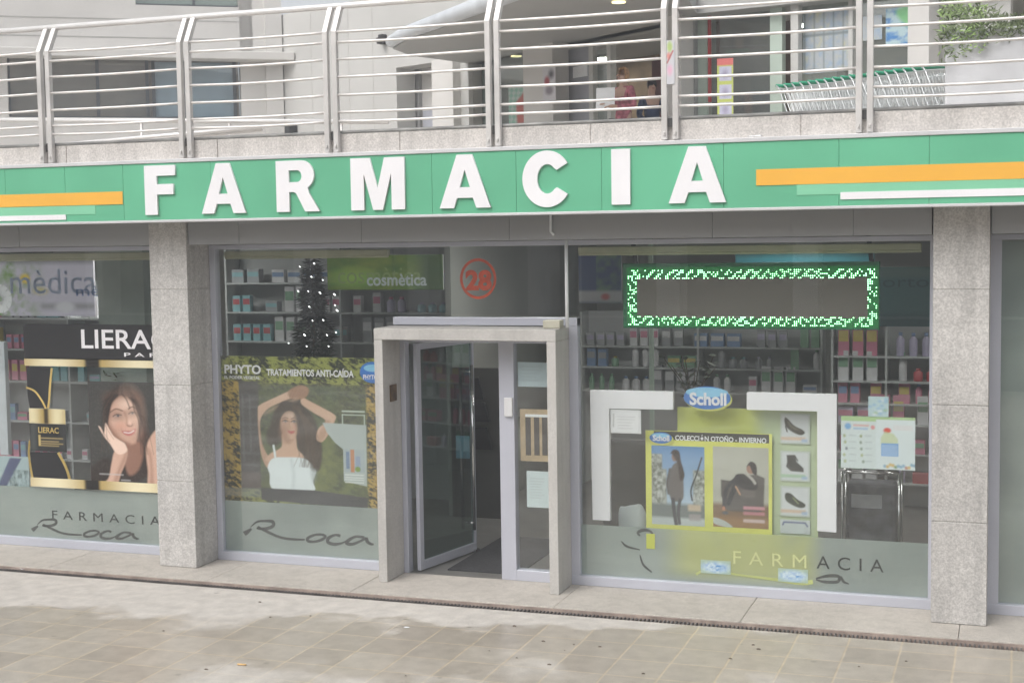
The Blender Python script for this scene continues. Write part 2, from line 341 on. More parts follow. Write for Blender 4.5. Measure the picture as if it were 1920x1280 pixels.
# ------------------------------------------------------------------ painter: colours of printed pictures, stored on the mesh
def vnoise(x, y, seed=0):
    xi, yi = np.floor(x), np.floor(y); fx, fy = x-xi, y-yi; fx = fx*fx*(3-2*fx); fy = fy*fy*(3-2*fy)
    h = lambda a, b: np.modf(np.abs(np.sin(a*127.1+b*311.7+seed*74.7)*43758.5453))[0]
    return (h(xi, yi)*(1-fx)+h(xi+1, yi)*fx)*(1-fy)+(h(xi, yi+1)*(1-fx)+h(xi+1, yi+1)*fx)*fy
def fbm(x, y, seed=0): return .5*vnoise(x, y, seed)+.3*vnoise(x*2.1, y*2.1, seed+1)+.2*vnoise(x*4.3, y*4.3, seed+2)
class Paint:
    def __init__(s, X, Y, bg): s.X, s.Y = X, Y; s.C = np.tile(np.array(bg, float), (len(X), 1))
    def mix(s, a, col):
        col = np.array(col, float); s.C = s.C*(1-a[:, None])+col*a[:, None]
    def poly(s, pts, col, soft=1., op=1., sm=True):
        if sm: pts = smooth(pts, 5)
        x, y = s.X, s.Y; ins = np.zeros(len(x), bool); d = np.full(len(x), 1e9)
        for (x0, y0), (x1, y1) in zip(pts, pts[1:]+pts[:1]):
            dx, dy = x1-x0, y1-y0; L = dx*dx+dy*dy+1e-12
            t = np.clip(((x-x0)*dx+(y-y0)*dy)/L, 0, 1); d = np.minimum(d, (x-x0-t*dx)**2+(y-y0-t*dy)**2)
            c = ((y0 > y) != (y1 > y)); xx = x0+(y-y0)*dx/(dy if dy else 1e-12); ins ^= c & (x < xx)
        d = np.sqrt(d)*np.where(ins, 1, -1); s.mix(np.clip(.5+d/(2*soft), 0, 1)*op, col)
    def ell(s, cx, cy, rx, ry, col, soft=1., op=1., rot=0):
        c, n = math.cos(R_(rot)), math.sin(R_(rot)); u = (s.X-cx)*c+(s.Y-cy)*n; v = -(s.X-cx)*n+(s.Y-cy)*c
        r = np.sqrt((u/rx)**2+(v/ry)**2); s.mix(np.clip(.5+(1-r)*min(rx, ry)/(2*soft), 0, 1)*op, col)
    def rect(s, x0, y0, x1, y1, col, soft=.6, op=1.):
        a = np.clip(.5+(s.X-x0)/(2*soft), 0, 1)*np.clip(.5+(x1-s.X)/(2*soft), 0, 1)*np.clip(.5+(s.Y-y0)/(2*soft), 0, 1)*np.clip(.5+(y1-s.Y)/(2*soft), 0, 1); s.mix(a*op, col)
    def line(s, pts, w, col, soft=.8, op=1., sm=True):
        if sm and len(pts) > 2: pts = smooth(pts, 5, False)
        d = np.full(len(s.X), 1e9)
        for (x0, y0), (x1, y1) in zip(pts, pts[1:]):
            dx, dy = x1-x0, y1-y0; t = np.clip(((s.X-x0)*dx+(s.Y-y0)*dy)/(dx*dx+dy*dy+1e-9), 0, 1); d = np.minimum(d, (s.X-x0-t*dx)**2+(s.Y-y0-t*dy)**2)
        s.mix(np.clip(.5+(w/2-np.sqrt(d))/(2*soft), 0, 1)*op, col)
    def leaves(s, x0, y0, x1, y1, seed=0, warm=0, soft=1):
        a = fbm(s.X/14, s.Y/14, seed); b = fbm((s.X+s.Y*.7)/7, (s.Y-s.X*.6)/3, seed+9); k = np.clip((a*.6+b*.9-.60)*4, 0, 1)[:, None]
        g = np.array(s2l((34, 38, 28)))*(1-k)+np.array(s2l((156, 160, 84)) if not warm else s2l((186, 156, 78)))*k
        m = np.clip(.5+(s.X-x0)/(2*soft), 0, 1)*np.clip(.5+(x1-s.X)/(2*soft), 0, 1)*np.clip(.5+(s.Y-y0)/(2*soft), 0, 1)*np.clip(.5+(y1-s.Y)/(2*soft), 0, 1)
        s.C = s.C*(1-m[:, None])+g*m[:, None]
PRINT = print_mat('printed_picture'); PRINTM = print_mat('printed_paper_matt', .8)
def picture(name, rect, v, fn, parent=None, F=FAC, step=1.6, thick=.003, mat=None, bg=(.5, .5, .5)):
    """printed sheet: rect = photo pixels (x0,y0,x1,y1) giving its size in the plane; fn paints with photo-pixel coordinates"""
    x0, y0, x1, y1 = rect; ym, xm = (y0+y1)/2, (x0+x1)/2
    u0, u1 = F.hit(x0, ym, v)[0], F.hit(x1, ym, v)[0]; za, zb = F.hit(xm, y1, v)[1], F.hit(xm, y0, v)[1]
    nx, ny = max(2, int((x1-x0)/step)), max(2, int((y1-y0)/step))
    U, Z = np.meshgrid(np.linspace(u0, u1, nx+1), np.linspace(za, zb, ny+1)); U, Z = U.ravel(), Z.ravel()
    wx = F.o.x+F.u.x*U+F.n.x*(v+thick); wy = F.o.y+F.u.y*U+F.n.y*(v+thick)
    # print coordinates: straight (rectified) photo-pixel units over the sheet
    sx = x0+(U-u0)/(u1-u0)*(x1-x0); sy = y1-(Z-za)/(zb-za)*(y1-y0)
    p = Paint(sx, sy, bg); fn(p); n = len(U)
    front = np.stack([wx, wy, Z], 1); back = front-np.array(F.n)[None]*thick
    verts = np.concatenate([front, back]); faces = []
    for j in range(ny):
        for i in range(nx):
            a = j*(nx+1)+i; faces.append((a, a+1, a+nx+2, a+nx+1))
    c = [0, nx, (ny+1)*(nx+1)-1, ny*(nx+1)]; cb = [k+n for k in c]
    faces.append(tuple(cb[::-1]))
    for k in range(4): faces.append((c[k], cb[k], cb[(k+1) % 4], c[(k+1) % 4]))
    me = bpy.data.meshes.new(name); me.from_pydata([tuple(q) for q in verts], [], faces)
    ca = me.color_attributes.new('print', 'FLOAT_COLOR', 'POINT'); cc = np.ones((2*n, 4)); cc[:n, :3] = np.clip(p.C, 0, 1); cc[n:, :3] = .6
    ca.data.foreach_set('color', cc.astype(np.float32).ravel())
    return add_mesh(name, me, mat or PRINT, parent)

# ================================================================== SETTING
g = MB(); g.face([(-60, -60, -.03), (40, -60, -.03), (40, -.955, -.03), (-60, -.955, -.03)])
tag(g.build('pavement', paving_mat(), loc=(0, 0, -.03)), kind='structure')
g = MB(); g.face([(-60, -.96, -.075), (40, -.96, -.075), (40, -.84, -.075), (-60, -.84, -.075)]); g.face([(-60, -.957, -.075), (40, -.957, -.075), (40, -.955, -.03), (-60, -.955, -.03)])
tag(g.build('gutter_channel', DARK, loc=(0, -.9, -.075)), kind='structure')
g = MB(); xs = [-14, -11.2, -8.9, -7.1, -5.62, -3.7, -2.1, -.4, 1.6, 4]
for a, b in zip(xs, xs[1:]): g.box(a+.0015, b-.0015, -.835, -.03, -.2, 0)
g.box(-14, 4, -.02, -.835+.8, -.2, -.003)
tag(g.build('granite_step', GRAN3, bevel=.006), kind='structure')
g = MB(); g.box(-16, 4, .0-.03, 9, -.25, -.001); tag(g.build('shop_floor', nmat('shop_floor_tile', (.17, .165, .155), .35, noise=(5, .15, 3))), kind='structure')
g = MB(); g.box(-60, 30, -.45, 60, 3.66, 4.0); tag(g.build('terrace_floor', GRAN3), kind='structure')

# slot drain grate in front of the step
gr = thing('drain_grate', 'long dark slotted drain grate running along the foot of the granite step', 'drain', (-5, -.89, -.04))
g = MB(); g.box(-13, 3, -.847, -.836, -.075, -.012); g.build('edge_strip', nmat('pinkish_edge_strip', (.34, .27, .23), .8, noise=(9, .3, 3)), gr)
g = MB(); g.box(-13, 3, -.954, -.948, -.06, -.029); g.build('outer_edge', nmat('rusty_edge', (.16, .13, .11), .8, noise=(9, .3, 3)), gr)
g = MB(); x = -13
while x < 3:
    if -13 < x < 1: g.box(x, x+.012, -.948, -.847, -.055, -.033)
    x += .034
tag(g.build('bar', nmat('grate_steel', (.16, .155, .15), .6, .4, noise=(6, .4, 3)), gr), kind='stuff')

# ================================================================== PHARMACY BUILDING
H = 3.119
bld = thing('pharmacy_building', 'grey granite ground-floor pharmacy shopfront with two square pillars and a stone door portal', 'building', (-4, .2, 0))
def pillar(x0, x1, joints):
    g = MB(); g.box(x0+.006, x1-.006, -.432, .03, 0, 3.6); z = [0]+joints+[3.62]
    for a, b in zip(z, z[1:]): g.box(x0, x1, -.438, .03, a+.004, b-.004)
    return g.build('pillar', GRAN, bld, bevel=.004)
jz = [FAC.hit(302, 0, .438)[1]]
pj = [P(1800, y, -.438).z for y in (979, 760, 543)]
pj2 = [P(335, y, -.438).z for y in (900, 721, 541)]
pillar(-7.875, -7.462, [(a+b)/2 for a, b in zip(pj, pj2)])
pillar(-.627, -.200, pj)
# stone door portal
PX0, PX1, PH = -5.521, -3.779, 2.344; TI = .085
g = MB(); g.box(PX0, PX0+TI, -.437, -.045, 0, PH-.105); g.box(PX1-TI, PX1, -.437, -.045, 0, PH-.105); g.box(PX0, PX1, -.437, -.045, PH-.103, PH)
portal = g.build('door_portal', GRAN2, bld, bevel=.005)
g = MB(); c = P(733, 738, -.25); g.box(PX0+TI-.001, PX0+TI+.012, -.30, -.16, c.z-.07, c.z+.085)
g.build('brass_plate', nmat('brown_plate', (.14, .085, .04), .35, .4, noise=(12, .4, 2)), portal, bevel=.003)
g = MB(); a = P(1028, 612, -.2); g.box(a.x-.02, a.x+.14, -.30, -.18, PH+.002, PH+.075); g.build('sensor_box', nmat('beige_plastic', (.48, .46, .37), .5), portal, bevel=.01)
# cladding beam over the windows, between and beyond the pillars
g = MB()
for x0, x1 in ((-12, -7.885), (-7.452, -.637), (-.190, 4)):
    cuts = [x0]+[c for c in (-9.4, -6.9, -5.63, -4.2, -2.4, -1.25) if x0 < c < x1]+[x1]
    for a, b in zip(cuts, cuts[1:]): g.box(a+.0015, b-.0015, -.415, -.05, 3.125, 3.62)
g.build('beam', ALUD, bld, bevel=.002)
# granite parapet above the sign
g = MB(); cuts = [-15, -12.3, -9.9, -8.55, -6.9, -5.08, -3.35, -1.62, .12, 2.5, 4]
for a, b in zip(cuts, cuts[1:]): g.box(a+.003, b-.003, -.75, -.45, 3.45, 4.085)
g.box(-15, 4, -.74, -.46, 3.5, 4.08)
g.build('parapet', GRANP, bld, bevel=.006)
g = MB(); g.box(-15, 4, -.735, -.42, 3.40, 3.448); g.build('soffit', ALUD, bld)
# interior shell
g = MB(); g.box(-16, 4, 8.5, 8.7, 0, 3.4); g.box(-16, -15.8, .05, 8.5, 0, 3.4); g.box(3.8, 4, .05, 8.5, 0, 3.4); g.build('interior_wall', IN_WALL, bld)
g = MB(); g.box(-16, 4, .08, 8.7, 3.4, 3.5); g.build('ceiling', IN_CEIL, bld)
# partition behind the door and windows: breaks up the room
g = MB(); g.box(-6.05, -5.98, 2.6, 8.5, 0, 3.39); g.build('partition_wall', IN_WALL, bld)

# ---- windows: pane with frame rails and frosted film
def window(x0, x1, z0=.0, z1=H, fl=.062, fr=.062, fb=.088, ft=.045, film=None, fm=None):
    p = MB().box(x0+fl-.01, x1-fr+.01, .0, .008, z0+fb-.01, z1-ft+.01).build('window', GLASS, bld)
    g = MB()
    g.box(x0, x1, -.045, .055, z0+.001, z0+fb); g.box(x0, x1, -.045, .055, z1-ft, z1)
    if fl > .02: g.box(x0, x0+fl, -.043, .053, z0+fb, z1-ft)
    if fr > .02: g.box(x1-fr, x1, -.043, .053, z0+fb, z1-ft)
    g.build('frame', ALU, p, bevel=.004)
    if film:
        MB().box(x0+fl, x1-fr, .012, .0135, z0+fb, film).build('frosted_film', fm or FILM, p)
    return p
zf = P(560, 945, 0).z
window(-11.6, -7.80, fr=.02, film=P(150, 918, 0).z)
window(-7.46, -5.50, fr=.01, film=zf)
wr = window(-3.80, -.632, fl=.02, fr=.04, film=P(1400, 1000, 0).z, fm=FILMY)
window(-.205, 3.0, fl=.09, film=3.06)
g = MB(); g.box(-3.80, -3.70, -.043, .053, .088, 2.425); g.build('frame', ALU, wr, bevel=.004)
# transom pane over the door
p = MB().box(-5.52, -3.72, 0, .008, 2.42, H-.03).build('window', GLASS, bld)
g = MB(); g.box(-5.50, -3.70, -.05, .055, 2.352, 2.425); g.box(-5.52, -3.8, -.043, .053, H-.045, H); g.build('frame', ALU, p, bevel=.004)
# door frame: jamb, wide mullion, sidelight
xj0, xj1 = P(750, 850, 0).x, P(766, 850, 0).x; xm0, xm1 = P(940, 850, 0).x, P(968, 850, 0).x; xs1 = -3.86
g = MB(); g.box(xj0-.1, xj1, -.04, .06, 0, 2.24); g.box(xm0, xm1, -.04, .06, 0, 2.24); g.box(xj1, xm0, -.04, .06, 2.19, 2.24)
g.box(xm1, xs1, -.04, .06, 0, .10); g.box(xm1, xs1, -.04, .06, 2.19, 2.24)
df = g.build('door_frame', ALU, bld, bevel=.004)
MB().box(xm1-.01, xs1+.02, 0, .008, .095, 2.2).build('sidelight_pane', GLASS, df)
a = P(945, 745, -.06); b = P(961, 781, -.06)
g = MB(); g.box(a.x, b.x, -.066, -.041, b.z, a.z); g.lathe([(.0, 0), (.0, .001)], (a.x, 0, 0), 3) if False else None
g.build('intercom', nmat('white_plastic', (.72, .72, .73), .4), df, bevel=.006)
# door leaf, swung open into the shop
hx, ang, dw = P(780, 850, 0).x, R_(78), .98
DF = Frame((hx, .02), (math.cos(ang), math.sin(ang)))
g = MB(); g.fbox(DF, 0, .065, -.02, .02, .015, 2.17); g.fbox(DF, dw-.03, dw, -.02, .02, .015, 2.17); g.fbox(DF, .065, dw-.03, -.02, .02, .015, .10); g.fbox(DF, .065, dw-.03, -.02, .02, 2.11, 2.17)
door = g.build('door', ALU, bld, bevel=.003)
g = MB(); g.fbox(DF, .06, dw-.025, -.004, .004, .095, 2.12); g.build('pane', DGLASS, door)
g = MB(); hp = DF.at(dw-.12, .07, 0); g.tube([hp+Vector((0, 0, .25)), hp+Vector((0, 0, 1.9))], .016, 10)
for z in (.32, 1.83): g.tube([hp+Vector((0, 0, z)), DF.at(dw-.12, .0, z)], .01, 8)
g.build('handle', CHROME, door)
g = MB(); g.fbox(DF, dw-.06, dw+.01, -.03, .045, .001, .035); g.build('floor_pivot', CHROME, door)

# ================================================================== SIGN
VS = .838
sign = thing('pharmacy_sign', 'long green fascia sign with raised white capital letters and orange and white stripes', 'sign', (-4.5, -.8, 3.338))
jx = [-14]+[P(x, 350, -VS).x for x in (10, 122, 231, 395, 577, 810, 968, 1128, 1357, 1573, 1742)]+[1.2, 3.5]
Z0, Z1 = 3.338, 3.912; ZB, ZT = Z0+.022, Z1-.03
for a, b in zip(jx, jx[1:]):
    MB().box(a+.0012, b-.0012, -VS, -.60, ZB+.001, ZT-.001).build('panel', GREEN, sign, bevel=.0015)
g = MB(); g.box(-14, 3.5, -VS-.012, -.585, Z0, ZB); g.build('bottom_trim', TRIM, sign, bevel=.003)
g = MB(); g.box(-14, 3.5, -VS-.012, -.585, ZT, Z1+.003); g.build('top_trim', TRIM, sign, bevel=.003)
def stripe(px0, px1, py0, py1, at, mat, name):       # vertical limits read at pixel column `at`
    x0 = -13.9 if px0 is None else P(px0, py0, -VS).x; x1 = 3.4 if px1 is None else P(px1, py0, -VS).x
    za, zb = P(at, py1, -VS).z, P(at, py0, -VS).z
    g = MB(); g.box(x0, x1, -VS-{'white_stripe': .008, 'orange_stripe': .006}.get(name, .004), -VS+.001, za, zb); g.build(name, mat, sign)
stripe(None, 230, 359, 383, 228, ORANGE, 'orange_stripe'); stripe(1418, None, 318, 348, 1420, ORANGE, 'orange_stripe')
stripe(None, 179, 385, 401.5, 178, LGREEN, 'light_green_stripe'); stripe(1494, None, 346, 366, 1496, LGREEN, 'light_green_stripe')
stripe(None, 124, 402.5, 412, 122, WHITE, 'white_stripe'); stripe(1576, None, 360.5, 374, 1578, WHITE, 'white_stripe')
def arc(cx, cy, rx, ry, a0, a1, n=14): return [(cx+rx*math.cos(R_(a0+(a1-a0)*k/n)), cy+ry*math.sin(R_(a0+(a1-a0)*k/n))) for k in range(n+1)]
GL = {
 'F': [[(0, 0), (0, 1), (1, 1), (1, .79), (.40, .79), (.40, .62), (.93, .62), (.93, .41), (.40, .41), (.40, 0)]],
 'A': [[(0, 0), (.35, 1), (.65, 1), (1, 0), (.72, 0), (.655, .19), (.345, .19), (.28, 0)], [(.40, .39), (.60, .39), (.50, .72)]],
 'R': [[(0, 0), (0, 1), (.55, 1)]+arc(.58, .715, .30, .285, 90, -60)+[(.76, .36), (1, 0), (.66, 0), (.46, .36), (.40, .385), (.30, .385), (.30, 0)], [(.30, .58), (.30, .81), (.48, .81)]+arc(.49, .695, .105, .115, 90, -90)],
 'M': [[(0, 0), (0, 1), (.36, 1), (.50, .42), (.63, 1), (1, 1), (1, 0), (.755, 0), (.755, .70), (.59, 0), (.41, 0), (.245, .70), (.245, 0)]],
 'C': [arc(.5, .5, .5, .52, 33, 327, 36)+[(.70, .34)]+arc(.51, .5, .205, .27, 315, 45, 24)+[(.70, .66)]],
 'I': [[(0, 0), (0, 1), (1, 1), (1, 0)]]}
LZ0, LZ1 = 3.408, 3.860
for ch, l, r in (('F', 270, 328), ('A', 376, 459), ('R', 517, 598), ('M', 657, 758), ('A', 823, 919), ('C', 979, 1071), ('I', 1146, 1181), ('A', 1253, 1361)):
    u0, u1 = P(l, 350, -VS-.03).x, P(r, 350, -VS-.03).x
    flat([[(u0+(u1-u0)*x, LZ0+(LZ1-LZ0)*y) for x, y in L] for L in GL[ch]], .022, VS+.001, WHITE, 'letter', sign)

# ================================================================== RAILING
YR = -.78
BARM = nmat('rail_bar_steel', (.78, .75, .72), .35, .3, noise=(4, .1, 3))
rail = thing('terrace_railing', 'stainless steel terrace railing with paired bent posts, thin bars and a round pale handrail', 'railing', (-4.5, YR, 4.0))
zb_ = 4.965; HY, HZ = -.655, 5.215
pairs = [(a, b) for a, b in ((75, 91), (338, 353), (612, 629), (916, 933), (1246, 1267), (1611, 1632))]
px = []
for a, b in pairs: px.append((P(a, 120, YR).x, P(b, 120, YR).x))
px = [(-10.28, -10.19)]+px+[(.33, .42)]
for i, (a, b) in enumerate(px):
    for x in (a, b):
        g = MB(); w2 = .024
        pr = [(YR-.03, 3.925), (YR+.02, 3.925), (YR+.02, zb_), (HY+.02, HZ-.02), (HY-.03, HZ-.01), (YR-.03, zb_+.01)]
        v = [g.bm.verts.new((x-w2, y, z)) for y, z in pr]; v2 = [g.bm.verts.new((x+w2, y, z)) for y, z in pr]
        g.bm.faces.new(v); g.bm.faces.new(v2[::-1])
        for k in range(6): g.bm.faces.new([v[k], v2[k], v2[(k+1) % 6], v[(k+1) % 6]])
        g.box(x-.008, x+.008, YR-.045, YR-.031, 3.96, 3.99)
        g.build('post', STEEL, rail, bevel=.004)
    g = MB(); g.box(a-.01, b+.01, YR+.005, YR+.018, 4.03, 4.10); g.build('bracket', nmat('dark_bracket', (.08, .08, .08), .5), rail)
zs = [P(612, y, YR).z for y in (62, 81, 113, 146, 180, 212, 229)]
for (a, b), (c, d) in zip(px, px[1:]):
    for z in zs:
        n = 8; sag = random.uniform(.004, .012)
        MB().tube([(b+.0+(c-b)*k/n, YR-.01, z-sag*math.sin(math.pi*k/n)) for k in range(n+1)], 0.0115, 8).build('bar', BARM, rail)
MB().tube([(-11, HY, HZ), (2, HY, HZ)], .027, 14).build('handrail', RAILW, rail)
MB().tube([(-11, -.745, 4.10), (3, -.745, 4.10)], .014, 8).build('conduit', nmat('weathered_steel', (.30, .30, .29), .5, .3, noise=(5, .3, 3)), rail)
# sticker strips on the post
def p_sticker(p):
    p.C[:] = s2l((205, 205, 210)); p.ell(1256, 88, 5, 10, s2l((180, 200, 130)), 2); p.ell(1254, 105, 4, 6, s2l((220, 150, 140)), 2); p.ell(1256, 132, 5, 9, s2l((225, 180, 200)), 3); p.line([(1251, 118), (1262, 96)], 3, s2l((180, 110, 110)))
tag(picture('sticker', (1250, 76, 1265, 158), -YR+.034, p_sticker, step=1), 'narrow printed sticker strip on the railing post right of the doorway people', 'sticker')

# white cable conduit coming down beside the portal
a, b, c = P(1033, 404, -.43), P(1033, 441, -.43), P(1063, 441, -.43); zt = 2.42
tag(MB().tube([(a.x, -.43, 3.6), (b.x, -.43, b.z+.03), (b.x+.025, -.42, b.z)], .012, 8).build('conduit', PAPER), 'short white cable conduit bending out below the green sign', 'conduit')
tag(MB().tube([(P(1062, 500, -.2).x, -.2, 3.12), (P(1062, 500, -.2).x, -.2, PH+.003)], .016, 8).build('conduit', PAPER), 'tall thin white conduit standing on top of the stone door portal', 'conduit')

# ================================================================== THINGS ON AND BEHIND THE GLASS
VG = .022      # this poster is stuck on the street side of the pane
S = s2l
LITB = print_mat('glowing_print'); _b = LITB.node_tree.nodes['Principled BSDF']; LITB.node_tree.links.new([n for n in LITB.node_tree.nodes if n.type == 'VERTEX_COLOR'][0].outputs[0], _b.inputs['Emission Color']); _b.inputs['Emission Strength'].default_value = .20  # print also emits: a mild glow added to brighten both hanging boards
# ---- left window: black and gold cosmetics poster
lz = lambda px, py: FAC.hit(px, py, VG-.002)
post = thing('cosmetics_poster', 'black and gold cosmetics poster with a smiling dark-haired woman in the left window', 'poster', P(170, 925, .02))
def quad(px0, py0, px1, py1, name, mat, parent, v=VG-.004, th=.003, F=FAC):
    u0, z0 = F.hit(px0, py1, v); u1, _ = F.hit(px1, py1, v); z1 = F.hit(px0, py0, v)[1]
    return MB().fbox(F, u0, u1, v, v+th, z0, z1).build(name, mat, parent)
quad(46, 607, 322, 672, 'banner', BLACK, post)
ptext('LIERAC', 153, 653, 318, 617, VG, WHITE, post, bold=.012)
ptext('PARIS', 233, 668.5, 330, 661, VG, WHITE, post, spacing=1.6, bold=.01)
def p_gold(p):
    k = np.clip(.5+.5*np.sin((p.X-60)/26), 0, 1); p.C = np.array(S((176, 152, 92)))*(1-k[:, None])+np.array(S((236, 226, 190)))*k[:, None]
    p.rect(162, 0, 190, 2000, S((36, 34, 32)), 3)
picture('gold_band', (46, 673, 322, 688), VG-.004, p_gold, post, step=2)
picture('gold_band', (58, 901, 325, 918), VG-.004, p_gold, post, step=2)
bz = lambda pts: [FAC.hit(x, y, VG-.006) for x, y in smooth(pts, 4)]
MB().prism([FAC.hit(x, y, VG-.006) for x, y in [(50, 689), (96, 689), (94, 712), (93, 735), (92, 765), (56, 765), (52, 740)]], .002, v=VG-.006).build('dark_drape', BLACK, post)
MB().prism([FAC.hit(x, y, VG-.006) for x, y in [(57, 847), (110, 847), (118, 865), (124, 880), (130, 900), (62, 900), (58, 870)]], .002, v=VG-.006).build('dark_drape', BLACK, post)
def gcurve(pts, w, v=VG-.003):
    pts = smooth(pts, 6, False); L, Rr = [], []
    for i, (x, y) in enumerate(pts):
        a, b = pts[max(i-1, 0)], pts[min(i+1, len(pts)-1)]; d = math.hypot(b[0]-a[0], b[1]-a[1]) or 1; nx, ny = -(b[1]-a[1])/d*w/2, (b[0]-a[0])/d*w/2
        L.append(FAC.hit(x+nx, y+ny, v)); Rr.append(FAC.hit(x-nx, y-ny, v))
    g = MB()
    for i in range(len(L)-1): g.face([FAC.at(*[L[i][0], v, L[i][1]]), FAC.at(L[i+1][0], v, L[i+1][1]), FAC.at(Rr[i+1][0], v, Rr[i+1][1]), FAC.at(Rr[i][0], v, Rr[i][1])])
    return g
for pts, wd in ((((97, 690), (94, 720), (92, 750), (90, 765)), 4), (((49, 726), (65, 733), (78, 750), (86, 766)), 3.5), (((109, 848), (120, 868), (127, 885), (131, 901)), 5), (((56, 825), (54, 850), (58, 880), (62, 900)), 4)):
    gcurve(pts, wd).build('gold_curve', GOLD, post)
def p_jar(p):
    p.rect(55, 766, 124, 794, S((170, 146, 84)), 1); k = np.clip(.5+.5*np.sin((p.X-50)/7.5), 0, 1)*((p.Y < 794)*1.); p.mix(k*.75, S((236, 228, 190)))
    p.rect(84, 760, 92, 794, S((60, 50, 34)), 2); p.rect(0, 794, 200, 900, S((40, 42, 42)), .8); p.rect(58, 794, 68, 846, S((84, 88, 86)), 5, .7); p.rect(112, 794, 124, 846, S((60, 62, 62)), 5, .6)
    for i, y in enumerate((820, 826, 830, 834)): p.rect(76, y, 118-(i % 2)*8, y+2, S((180, 160, 110)), .8, .8)
    p.rect(72, 815, 76, 836, S((190, 170, 110)), .8)
picture('cream_jar', (56, 766, 124, 846), VG-.0035, p_jar, post, step=1)
ptext('LIERAC', 72, 811, 110, 800, VG, GOLD, post, bold=.02)
SK, SKD, SKL = S((208, 172, 152)), S((156, 116, 98)), S((234, 206, 188))
def p_woman(p):
    p.C[:] = S((58, 58, 56)); k = fbm(p.X/30, p.Y/20, 3); p.mix(np.clip(k-.2, 0, 1)*.5, S((86, 86, 82)))
    p.poly([(166, 884), (200, 860), (232, 900), (228, 915), (160, 915)], S((50, 42, 38)), 3)
    p.poly([(205, 740), (230, 722), (262, 735), (274, 770), (272, 800), (288, 830), (282, 880), (246, 905), (222, 880), (214, 840), (196, 800), (196, 762)], S((52, 42, 38)), 4)      # hair
    p.poly([(300, 800), (286, 812), (274, 838), (276, 880), (278, 915), (320, 915), (320, 800)], SK, 2); p.poly([(276, 838), (280, 870), (278, 915), (286, 915), (284, 850)], SKD, 3, .6)
    p.poly([(236, 832), (262, 826), (268, 850), (258, 880), (240, 890), (232, 860)], SKD, 3, .8)                                                    # neck
    p.poly([(208, 750), (222, 744), (240, 745), (254, 758), (262, 778), (264, 800), (260, 822), (248, 832), (230, 826), (214, 812), (204, 790), (203, 768)], S((196, 158, 138)), 2.6); p.ell(245, 775, 20, 34, S((222, 190, 170)), 16, .6); p.rect(196, 738, 270, 756, S((120, 88, 74)), 9, .45); p.ell(262, 812, 10, 16, S((150, 110, 94)), 9, .5)   # face
    p.poly([(206, 770), (212, 800), (228, 822), (246, 831), (232, 834), (212, 822), (202, 795)], SKD, 4, .75)
    p.ell(240, 757, 14, 8, SKL, 6, .7); p.ell(243, 800, 9, 7, S((214, 168, 148)), 5, .7); p.ell(218, 793, 8, 8, SKL, 6, .4)
    p.ell(222, 779, 12, 8, S((118, 86, 74)), 7, .6); p.ell(222, 780, 5, 1.8, S((176, 164, 158)), 1.6, .7, -10); p.ell(223.5, 779.6, 2.4, 2.3, S((66, 76, 84)), 1.2); p.line([(214, 781), (221, 777), (230, 778)], 1.3, S((56, 42, 38)), 1)
    p.ell(250, 773, 10, 7, S((124, 90, 76)), 6, .55); p.ell(250, 774, 4, 1.6, S((176, 164, 158)), 1.6, .7, -8); p.ell(251, 773.6, 2, 2.1, S((66, 76, 84)), 1.1); p.line([(244, 775), (250, 771.5), (256, 773)], 1.3, S((56, 42, 38)), 1)
    p.line([(210, 773), (220, 767), (232, 770)], 2.4, S((80, 58, 48)), 1.2, .8); p.line([(244, 766), (251, 762), (258, 765)], 2.2, S((80, 58, 48)), 1.2, .8)
    p.line([(236, 772), (240, 786), (240, 796), (247, 798), (251, 795)], 3, S((150, 108, 92)), 3, .55); p.line([(240, 797), (247, 798.5), (250, 796)], 1.3, S((110, 74, 62)), 1, .8); p.ell(245, 791, 3, 4, SKL, 2, .6)
    p.poly([(229, 808), (240, 807), (247, 807), (256, 802), (253, 811), (245, 816), (236, 815)], S((186, 108, 106)), 1.3); p.line([(228, 800), (230, 806)], 1.5, SKD, 1.5, .6); p.ell(228, 797, 7, 6, S((224, 172, 152)), 5, .5); p.line([(234, 810), (244, 811), (252, 806.5)], 2.2, S((222, 214, 208)), .9)
    p.poly([(245, 744), (262, 752), (270, 785), (264, 812), (258, 826), (262, 790), (256, 762)], S((58, 46, 42)), 3); p.ell(216, 808, 12, 18, SKD, 12, .28); p.ell(256, 790, 8, 20, SKL, 8, .35); p.ell(222, 800, 9, 7, S((206, 150, 130)), 6, .4)
    p.poly([(206, 745), (216, 738), (226, 742), (214, 756), (207, 780), (202, 800), (196, 780), (198, 755)], S((50, 40, 36)), 2); p.line([(232, 738), (240, 748), (246, 764)], 2.2, S((60, 46, 40)), 1.4, .8)
    p.poly([(238, 840), (236, 862), (226, 886), (212, 915), (178, 915), (200, 900), (208, 870), (216, 845)], SK, 1.6); p.poly([(238, 842), (236, 862), (224, 888), (216, 915), (206, 915), (224, 870)], SKD, 3, .6)
    p.poly([(186, 801), (190, 803), (196, 812), (198, 800), (200, 794), (206, 805), (214, 818), (226, 826), (235, 832), (238, 845), (226, 852), (216, 848), (206, 832), (196, 820)], SKL, 1.2)
    for q in (((199, 799), (206, 812), (214, 824)), ((190, 805), (198, 816), (206, 828))): p.line(q, 1, SKD, .8, .7)
    rs = random.Random(2)
